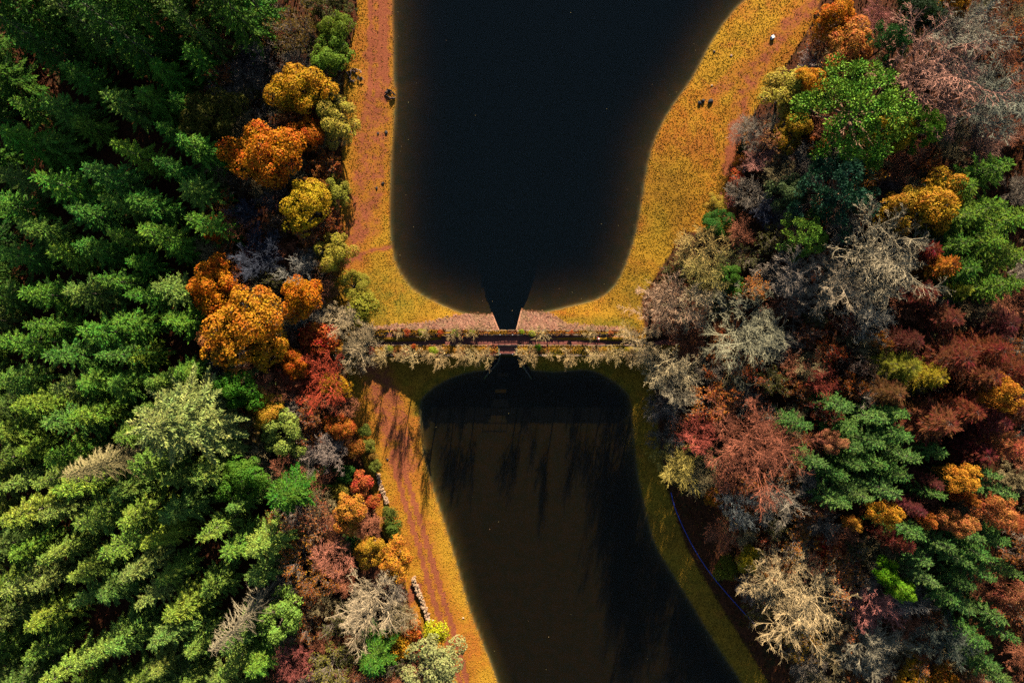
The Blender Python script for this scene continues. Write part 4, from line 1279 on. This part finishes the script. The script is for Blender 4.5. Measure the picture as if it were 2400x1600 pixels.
RIGHT_LO = [(1880, 960), (1960, 950), (2040, 920), (2130, 960), (2170, 1030), (2260, 1030), (2330, 1080), (2480, 1080), (2500, 1700), (2350, 1620), (2300, 1480), (2210, 1400), (2140, 1330), (2080, 1260), (1990, 1210), (1930, 1110)]
for px, py in fill(RIGHT_LO, 46, None, 0.8, 22):
    base = mixc((86, 132, 50), (112, 150, 66), frng.rand())
    if px < 2410 and py < 1610:
        right_items.append((px, py, "blue-green spruce", tree("spruce", px, py, frng.uniform(27, 40), base, "blue-green spruce", frng.uniform(11, 16), gain=.75)))
RIGHT_UP = [(2290, 370), (2330, 340), (2480, 330), (2500, 700), (2430, 760), (2330, 720), (2240, 660), (2230, 560), (2270, 470)]
for px, py in fill(RIGHT_UP, 60, None, 0.6, 23):
    base = mixc((88, 140, 34), (120, 156, 40), frng.rand())
    if px < 2425:
        edge_items.append((px, py, "vivid green spruce", tree("spruce", px, py, frng.uniform(44, 56), base, "vivid green spruce", frng.uniform(12, 16), gain=.6)))
# understorey in the gaps
under = []
UND = [((1560, 620), (1720, 560), (1760, 300), (1900, 130), (2000, 40), (2480, -60), (2480, 1650), (1960, 1650), (1800, 1480), (1700, 1300), (1640, 1130), (1560, 900)),
       ((480, -40), (810, -40), (780, 300), (770, 640), (740, 800), (800, 950), (840, 1150), (900, 1320), (960, 1500), (1000, 1650), (640, 1650), (620, 1250), (560, 1000), (470, 700), (520, 450))]
UL = [("fuzzy", (165, 98, 66), "russet twiggy thicket tree"), ("semi", (190, 98, 40), "rusty half-bare thicket tree"), ("fuzzy", (140, 122, 100), "grey-brown twiggy thicket tree"), ("semi", (112, 104, 46), "olive-brown thicket tree"), ("fuzzy", (150, 128, 84), "straw-brown twiggy thicket tree")]
for k, pl in enumerate(UND):
    got = []
    for px, py in fill(pl, 46, None, .5, 24 + k):
        kind, c, look = UL[frng.randint(5)]
        got.append((px, py, look, tree(kind, px, py, frng.uniform(36, 48), c, look, frng.uniform(6, 9))))
    row_labels(got, ("the right wood", "the left wood")[k], 60)
row_labels(left_items, "the left plantation", 90)
row_labels(right_items, "the right plantation", 75)
row_labels(edge_items, "the right-edge clump", 80)

# bare saplings rooted along both edges of the dam crest
sap = []
for i, (px, py, r) in enumerate([(903, 836, 26), (938, 842, 16), (972, 840, 26), (1005, 838, 18), (1040, 838, 28), (1082, 838, 26), (1132, 842, 30), (1235, 838, 27), (1252, 832, 14),
                    (1328, 842, 25), (1392, 840, 24), (1415, 834, 18), (1442, 838, 24), (1466, 836, 18), (935, 786, 15), (998, 786, 18), (1066, 784, 22), (1108, 784, 18),
                    (1268, 788, 24), (1385, 796, 20), (1470, 780, 26), (1400, 838, 14), (1108, 838, 18), (1290, 838, 12), (1480, 838, 18)]):
    x, y = W(px, py, 3.0)
    R = r / PXM
    lib = LIB["sapling"]
    H0, R0, parts = lib[i % len(lib)]
    low_side = py > 815
    by = DAM_Y0 + 0.35 if low_side else PATH_Y1 + 0.35
    e = empty("bare_sapling", (x, by, TOPZ - 0.05))
    Ht = trng.uniform(6.0, 9.5) * (R / 1.9) ** .5 * (1 if low_side else .45)
    e.scale = (R / R0, R / R0, Ht / H0)
    e.rotation_euler = (math.radians(7 if low_side else -2), 0, trng.uniform(-.5, .5))
    cc = srgb(mixc((215, 180, 115), (190, 150, 95), trng.rand()))
    for nm, me, mk in parts:
        o = link(nm, me, e)
        o.color = (*[v * .8 for v in cc], 1)
    sap.append((low_side, px, e))
    tag(e, "pale bare sapling", "tree")
for ls in (True, False):
    for j, q in enumerate(sorted((q for q in sap if q[0] == ls), key=lambda q: q[1])):
        q[2]["label"] = f"{ORD[j]} pale bare sapling from the left along the dam's {'lower' if ls else 'upper'} edge"
# ------------------------------------------------------------------ grass tufts and leaf litter (uncountable)
r5 = np.random.RandomState(31)
def tufts(name, P, z, size, label, cat, mat, masks_=None, seg=3, tall=1.0):
    n = len(P)
    g = Geo()
    V, T = [], []
    base = np.column_stack([P, z])
    hgt = size * tall * r5.uniform(.5, 1.3, n)
    lean = r5.normal(0, .35, (n, 2)) * hgt[:, None]
    top = base + np.column_stack([lean, hgt])
    a0 = r5.uniform(0, 6.28, n)
    for k in range(seg):
        a = a0 + k * 6.283 / seg
        b = base + np.column_stack([np.cos(a), np.sin(a), np.zeros(n)]) * (np.minimum(size, .3) * .62 * np.ones(n))[:, None] - np.array([0, 0, .03])
        V.append(b)
    allv = np.stack(V + [top], 1).reshape(-1, 3)
    o = (np.arange(n) * (seg + 1))[:, None, None]
    f = np.array([[k, (k + 1) % seg, seg] for k in range(seg)])
    g.add(allv, None, (f[None] + o).reshape(-1, 3))
    ob = g.obj(name, mat)
    if masks_ is not None:
        floats(ob.data, **{k: np.repeat(v, seg + 1) for k, v in masks_.items()})
    tag(ob, label, cat, kind="stuff")
    return ob
N = 260000
x0, y0 = W(740, 1640)
x1, y1 = W(1960, -40)
P = np.column_stack([r5.uniform(x0, x1, N), r5.uniform(y0, y1, N)])
du, dl = sdist(P, up_poly), sdist(P, lo_poly)
ok = (du > .15) & (dl > .15) & ~inside(P, ch_up) & ~inside(P, ch_lo) & ~((P[:, 1] > DAM_Y0 - .2) & (P[:, 1] < DAM_Y1 + .2) & (P[:, 0] > DAM_X0 - 5) & (P[:, 0] < DAM_X1 + 5))
P = P[ok]
dm, gm, lm, sm = masks(P)
keep = (r5.rand(len(P)) > np.clip(dm * .95 + sm * 1.2, 0, .97)) & (lm < .6) & (vnoise(P[:, 0], P[:, 1], 1.6) + r5.rand(len(P)) * .7 > .48)
P, dm, gm, lm, sm = P[keep], dm[keep], gm[keep], lm[keep], sm[keep]
z = sample_h(P[:, 0], P[:, 1])
tufts("grass", P, z, 0.21, "tussocky yellow autumn grass on the banks of both pools", "grass", M_GROUND,
      dict(dirt=dm * .6, green=gm, litter=lm * 0, stone=sm * 0, bed=sm * 0), tall=.5)
# verge plants on the crest
n = 11000
xs = r5.uniform(DAM_X0 - 3, DAM_X1 + 3, n)
up = r5.rand(n) < .5
ys = np.where(up, r5.uniform(PATH_Y1 + .05, DAM_Y1 + .1, n), r5.uniform(DAM_Y0 - .15, PATH_Y0 + .02, n))
kp = up | (xs < CX0 - .3) | (xs > CX1 + .3)
kp &= vnoise(xs, ys, 1.4) > .3
xs, ys, up = xs[kp], ys[kp], up[kp]
gn = np.where(~up & (xs > 3), .9, .35) * (vnoise(xs, ys, 2.5) + .3)
tufts("crest_grass", np.column_stack([xs, ys]), np.full(len(xs), TOPZ - .02), np.where(up & (xs < -6), .62, .24), "rough grass on the dam crest verges", "grass", M_GROUND,
      dict(dirt=.8 * (vnoise(xs + 9, ys, 1.8) > .62), green=np.clip(gn, 0, 1), litter=gn * 0, stone=gn * 0, bed=gn * 0))
# leaf litter and undergrowth on the forest floor
N = 60000
P = np.column_stack([r5.uniform(-92, 92, N), r5.uniform(-64, 64, N)])
fd = np.maximum(-sdist(P, forest_l), -sdist(P, forest_r))
P = P[fd > .2]
lmat = leaf_mat("fallen_leaves", .05, .8, .2, .3)
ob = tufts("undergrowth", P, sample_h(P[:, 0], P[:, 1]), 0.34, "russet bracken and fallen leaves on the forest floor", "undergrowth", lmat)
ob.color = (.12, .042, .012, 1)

# low bramble and red-leaved plants on the crest, each its own small bush
crest = []
for i, (px, py, r, c) in enumerate([(955, 781, 10, (200, 84, 36)), (1032, 781, 9, (205, 80, 34)), (1066, 780, 10, (180, 190, 40)), (1104, 781, 9, (190, 190, 45)), (968, 812, 7, (205, 90, 36)),
                                  (912, 818, 10, (175, 185, 50)), (1017, 822, 12, (185, 195, 45)), (1222, 776, 7, (170, 180, 40)), (1246, 781, 9, (190, 185, 60)), (1262, 814, 8, (140, 190, 40)),
                                  (1340, 780, 7, (200, 96, 44)), (1430, 780, 8, (205, 110, 60)), (870, 820, 10, (195, 70, 40)), (1105, 818, 9, (190, 150, 60)), (990, 780, 10, (190, 180, 50))]):
    H0, R0, parts = LIB["bush"][i % 4]
    x, y = W(px, py, 1.5)
    y = min(max(y, DAM_Y0 + .1), DAM_Y1 - .1)
    e = empty("leafy_bush", (x, y, TOPZ - .1))
    R = r / PXM
    e.scale = (R / R0, R / R0, R / R0 * .8)
    e.rotation_euler = (0, 0, i * 1.3)
    for nm, me, mk in parts:
        link(nm, me, e).color = (*[v * .7 for v in srgb(c)], 1) if mk == 'leaf' else (.15, .1, .07, 1)
    word = "red" if c[1] < 100 else ("orange" if c[1] < 140 else "yellow-green")
    crest.append((word, px, e))
    tag(e, "low bush", "bush")
for wd_ in ("red", "orange", "yellow-green"):
    for j, q in enumerate(sorted((q for q in crest if q[0] == wd_), key=lambda q: q[1])):
        q[2]["label"] = f"{ORD[j]} low {wd_} bush from the left on the dam crest"

# ------------------------------------------------------------------ small things on the banks
def boulder(name, px, py, size, mat, label, cat="rock", sub=2, flat=.7):
    import bmesh
    x, y = W(px, py, .8)
    z = float(sample_h(x, y)[0])
    bm = bmesh.new()
    bmesh.ops.create_icosphere(bm, subdivisions=sub, radius=size)
    rs = np.random.RandomState(int(px + py))
    for v in bm.verts:
        v.co *= rs.uniform(.72, 1.12)
        v.co.z *= flat
        v.co.x *= 1.2
    me = bpy.data.meshes.new(name)
    bm.to_mesh(me)
    bm.free()
    me.materials.append(mat)
    o = link(name, me)
    o.location = (x, y, z + size * flat * .45)
    o.rotation_euler = (0, 0, rs.uniform(0, 6.28))
    return tag(o, label, cat)
boulder("boulder", 1640, 241, .30, M_ROCK, "leftmost of three black boulders on the right-hand grass", flat=1.1)
boulder("boulder", 1648, 237, .30, M_ROCK, "middle one of three black boulders on the right-hand grass", flat=1.2)
boulder("boulder", 1665, 238, .42, M_ROCK, "rightmost and largest of three black boulders on the right-hand grass", flat=1.0)
boulder("boulder", 1714, 131, .2, M_GREYST, "small grey stone on the right-hand grass, nearest the pale stone block")
boulder("boulder", 1676, 119, .22, M_ROCK, "small dark stone at the upper pool's right shore")
boulder("boulder", 1669, 200, .16, M_WALLST, "small pale stone above the three black boulders")
boulder("boulder", 1012, 1462, .18, M_WALLST, "small pale stone where the wall meets the lime bush")
boulder("boulder", 904, 308, .28, M_ROCK, "dark stone on the left track close to the water")
boulder("boulder", 885, 312, .2, M_ROCK, "small dark stone on the middle of the left track")
boulder("boulder", 896, 428, .24, M_ROCK, "dark stone on the lower part of the left shore track")
boulder("boulder", 882, 440, .22, M_ROCK, "lowest dark stone on the left shore track")
boulder("boulder", 1083, 1462, .18, M_WALLST, "single pale stone on the lower shore grass")
boulder("boulder", 904, 1080, .2, M_ROCK, "dark stone on the lower track beside the bushes")
# squared white block
x, y = W(1808, 91, 1)
z = float(sample_h(x, y)[0])
import bmesh
bm = bmesh.new()
bmesh.ops.create_cube(bm, size=.56)
bmesh.ops.bevel(bm, geom=bm.edges[:], offset=.04, segments=2, affect='EDGES')
me = bpy.data.meshes.new("stone_block")
bm.to_mesh(me); bm.free()
me.materials.append(M_WHITE)
o = link("stone_block", me)
o.location = (x, y, z + .26)
o.rotation_euler = (0, 0, .5)
tag(o, "square white block on the grass of the upper right bank", "block")

def root_pile(px, py, n, rad, mat, label, charred=0):
    x, y = W(px, py, .8)
    z = float(sample_h(x, y)[0])
    e = empty("driftwood_pile", (x, y, z))
    tag(e, label, "driftwood")
    rs = np.random.RandomState(int(px))
    for i in range(n):
        a = rs.uniform(0, 6.28)
        c = np.array([math.cos(a), math.sin(a)]) * rad * rs.uniform(.45, 1)
        d = np.array([-math.sin(a), math.cos(a)]) + rs.normal(0, .5, 2)
        d /= np.hypot(*d)
        L_ = rs.uniform(.4, 1.0)
        q = np.array([[*(c - d * L_ / 2), rs.uniform(.05, .3)], [*c, rs.uniform(.15, .5)], [*(c + d * L_ / 2 + rs.normal(0, .1, 2)), rs.uniform(.0, .4)]])
        g = Geo()
        g.tubes(q[:-1], q[1:], [.12, .1], [.1, .05], 6)
        g.obj("log", M_ROCK if rs.rand() < charred else mat, e)
root_pile(832, 180, 20, 1.5, M_GREYST, "ring of grey driftwood at the left edge of the upper track", .3)
root_pile(913, 220, 15, .9, M_GREYST, "dark pile of driftwood at the water's edge of the left track", .75)

# blue rope along the shaded right bank
pts = Wa(spline([(1572, 1152), (1580, 1185), (1596, 1225), (1618, 1270), (1645, 1315), (1672, 1352), (1702, 1388), (1735, 1425), (1770, 1462)], 8), -1)
zz = sample_h(pts[:, 0], pts[:, 1]) + .42
A = np.column_stack([pts, zz])
e = empty("rope_barrier", tuple(A[0] - np.array([0, 0, .42])))
tag(e, "blue rope line running down the shaded right bank of the lower pool", "rope")
g = Geo()
g.tubes(A[:-1] - A[0] + np.array([0, 0, .42]), A[1:] - A[0] + np.array([0, 0, .42]), .075, .075, 6)
g.obj("rope", M_BLUE, e)
for i in range(0, len(A), 6):
    g = Geo()
    q = A[i] - A[0] + np.array([0, 0, .42])
    g.tubes(np.array([q - [0, 0, .75]]), np.array([q + [0, 0, .1]]), .045, .04, 6)
    g.obj("stake", M_TIMBER, e)

# fallen leaves afloat near the shores
n = 450
P = np.column_stack([r5.uniform(-22, 42, n), r5.uniform(-62, 58, n)])
du, dl = sdist(P, up_poly), sdist(P, lo_poly)
pu = P[(du < -.2) & (r5.rand(n) < np.exp(du * .35) + .03)]
pl = P[(dl < -.2) & (r5.rand(n) < np.exp(dl * .5) * .5 + .05)]
C = np.vstack([np.column_stack([pu, np.full(len(pu), .006)]), np.column_stack([pl, np.full(len(pl), LOW + .006)])])
m = len(C)
a = r5.uniform(0, 6.28, m)
U = np.column_stack([np.cos(a), np.sin(a), 0 * a]) * r5.uniform(.03, .07, m)[:, None]
V = np.column_stack([-np.sin(a), np.cos(a), 0 * a]) * r5.uniform(.02, .05, m)[:, None]
g = Geo()
g.leaves(C, U, V)
ob = g.obj("floating_leaves", lmat)
ob.color = (.5, .33, .14, 1)
tag(ob, "scattered fallen leaves floating on the water", "leaves", kind="stuff")

# ------------------------------------------------------------------ the person on the dam path
def skin_mesh(name, verts, edges, radii, mat, parent, root=0, sub=2):
    me = bpy.data.meshes.new(name)
    me.from_pydata(verts, edges, [])
    me.materials.append(mat)
    o = link(name, me, parent)
    o.modifiers.new("skin", 'SKIN')
    for v, r in zip(me.skin_vertices[0].data, radii):
        v.radius = r if isinstance(r, tuple) else (r, r)
    me.skin_vertices[0].data[root].use_root = True
    s_ = o.modifiers.new("sub", 'SUBSURF')
    s_.levels = s_.render_levels = sub
    return o
xp, yp = W(1402, 793, 2.2)
man = empty("person", (xp, .45, PZ))
man.rotation_euler = (0, 0, math.radians(80))
tag(man, "person in a red jacket and pale hat walking along the dam path", "person")
# facing -y locally, mid-stride
bv = [(0, 0, .95), (0, -.02, 1.2), (0, -.02, 1.42), (0, -.03, 1.54), (0, -.05, 1.64), (0, -.05, 1.74),
      (.10, 0, .90), (.11, -.20, .50), (.11, -.16, .09), (.11, -.30, .04), (-.10, 0, .90), (-.11, .06, .48), (-.11, .28, .12), (-.11, .18, .04),
      (.20, -.02, 1.40), (.26, .10, 1.14), (.25, .02, .90), (.25, -.02, .82), (-.20, -.02, 1.40), (-.26, -.08, 1.14), (-.25, -.24, .95), (-.25, -.30, .90)]
be = [(0, 1), (1, 2), (2, 3), (3, 4), (4, 5), (0, 6), (6, 7), (7, 8), (8, 9), (0, 10), (10, 11), (11, 12), (12, 13), (2, 14), (14, 15), (15, 16), (16, 17), (2, 18), (18, 19), (19, 20), (20, 21)]
br = [.13, .12, .14, .055, .095, .085, .085, .06, .042, .04, .085, .06, .042, .04, .055, .042, .032, .035, .055, .042, .032, .035]
for hand, wrist, fw in ((17, 16, -1), (21, 20, -1)):
    hx, hy, hz = bv[hand]
    for k in range(5):
        off = (k - 2) * .017
        ln = (.045, .07, .078, .072, .055)[k]
        th = k == 0
        i0 = len(bv)
        bv.append((hx + (0 if not th else -.0), hy + off - (.02 if th else 0), hz - ln * .55))
        bv.append((hx - .012, hy + off - (.035 if th else .012), hz - ln))
        be += [(hand, i0), (i0, i0 + 1)]
        br += [.009, .008]
skin_mesh("body", bv, be, br, M_SKIN, man)
skin_mesh("jacket", [(0, 0, .92), (0, -.02, 1.2), (0, -.02, 1.41), (.20, -.02, 1.40), (.26, .10, 1.14), (.25, .03, .93), (-.20, -.02, 1.40), (-.26, -.08, 1.14), (-.25, -.22, .97)],
          [(0, 1), (1, 2), (2, 3), (3, 4), (4, 5), (2, 6), (6, 7), (7, 8)], [.19, .175, .18, .085, .07, .055, .085, .07, .055], M_RED, man)
skin_mesh("trousers", [(0, 0, .96), (.10, 0, .89), (.11, -.20, .50), (.11, -.16, .12), (-.10, 0, .89), (-.11, .06, .48), (-.11, .27, .15)],
          [(0, 1), (1, 2), (2, 3), (0, 4), (4, 5), (5, 6)], [.155, .105, .078, .062, .105, .078, .062], M_TROUS, man)
bm = bmesh.new()
bmesh.ops.create_uvsphere(bm, u_segments=14, v_segments=8, radius=.115)
for v in bm.verts:
    if v.co.z < .01:
        v.co.z = 0.01 * v.co.z
        v.co.x *= 1.35; v.co.y *= 1.35
me = bpy.data.meshes.new("hat")
bm.to_mesh(me); bm.free()
me.materials.append(M_CREAM)
o = link("hat", me, man)
o.location = (0, -.05, 1.74)
for sx in (-.035, .035):
    g = Geo()
    g.box(sx - .012, sx + .012, -.152, -.14, 1.66, 1.68)
    g.obj("eye", M_TROUS, man)
g = Geo()
g.prism([(-.016, -.14), (.016, -.14), (.01, -.168), (-.01, -.168)], 1.61, 1.65)
g.obj("nose", M_SKIN, man)
bpy.context.view_layer.update()
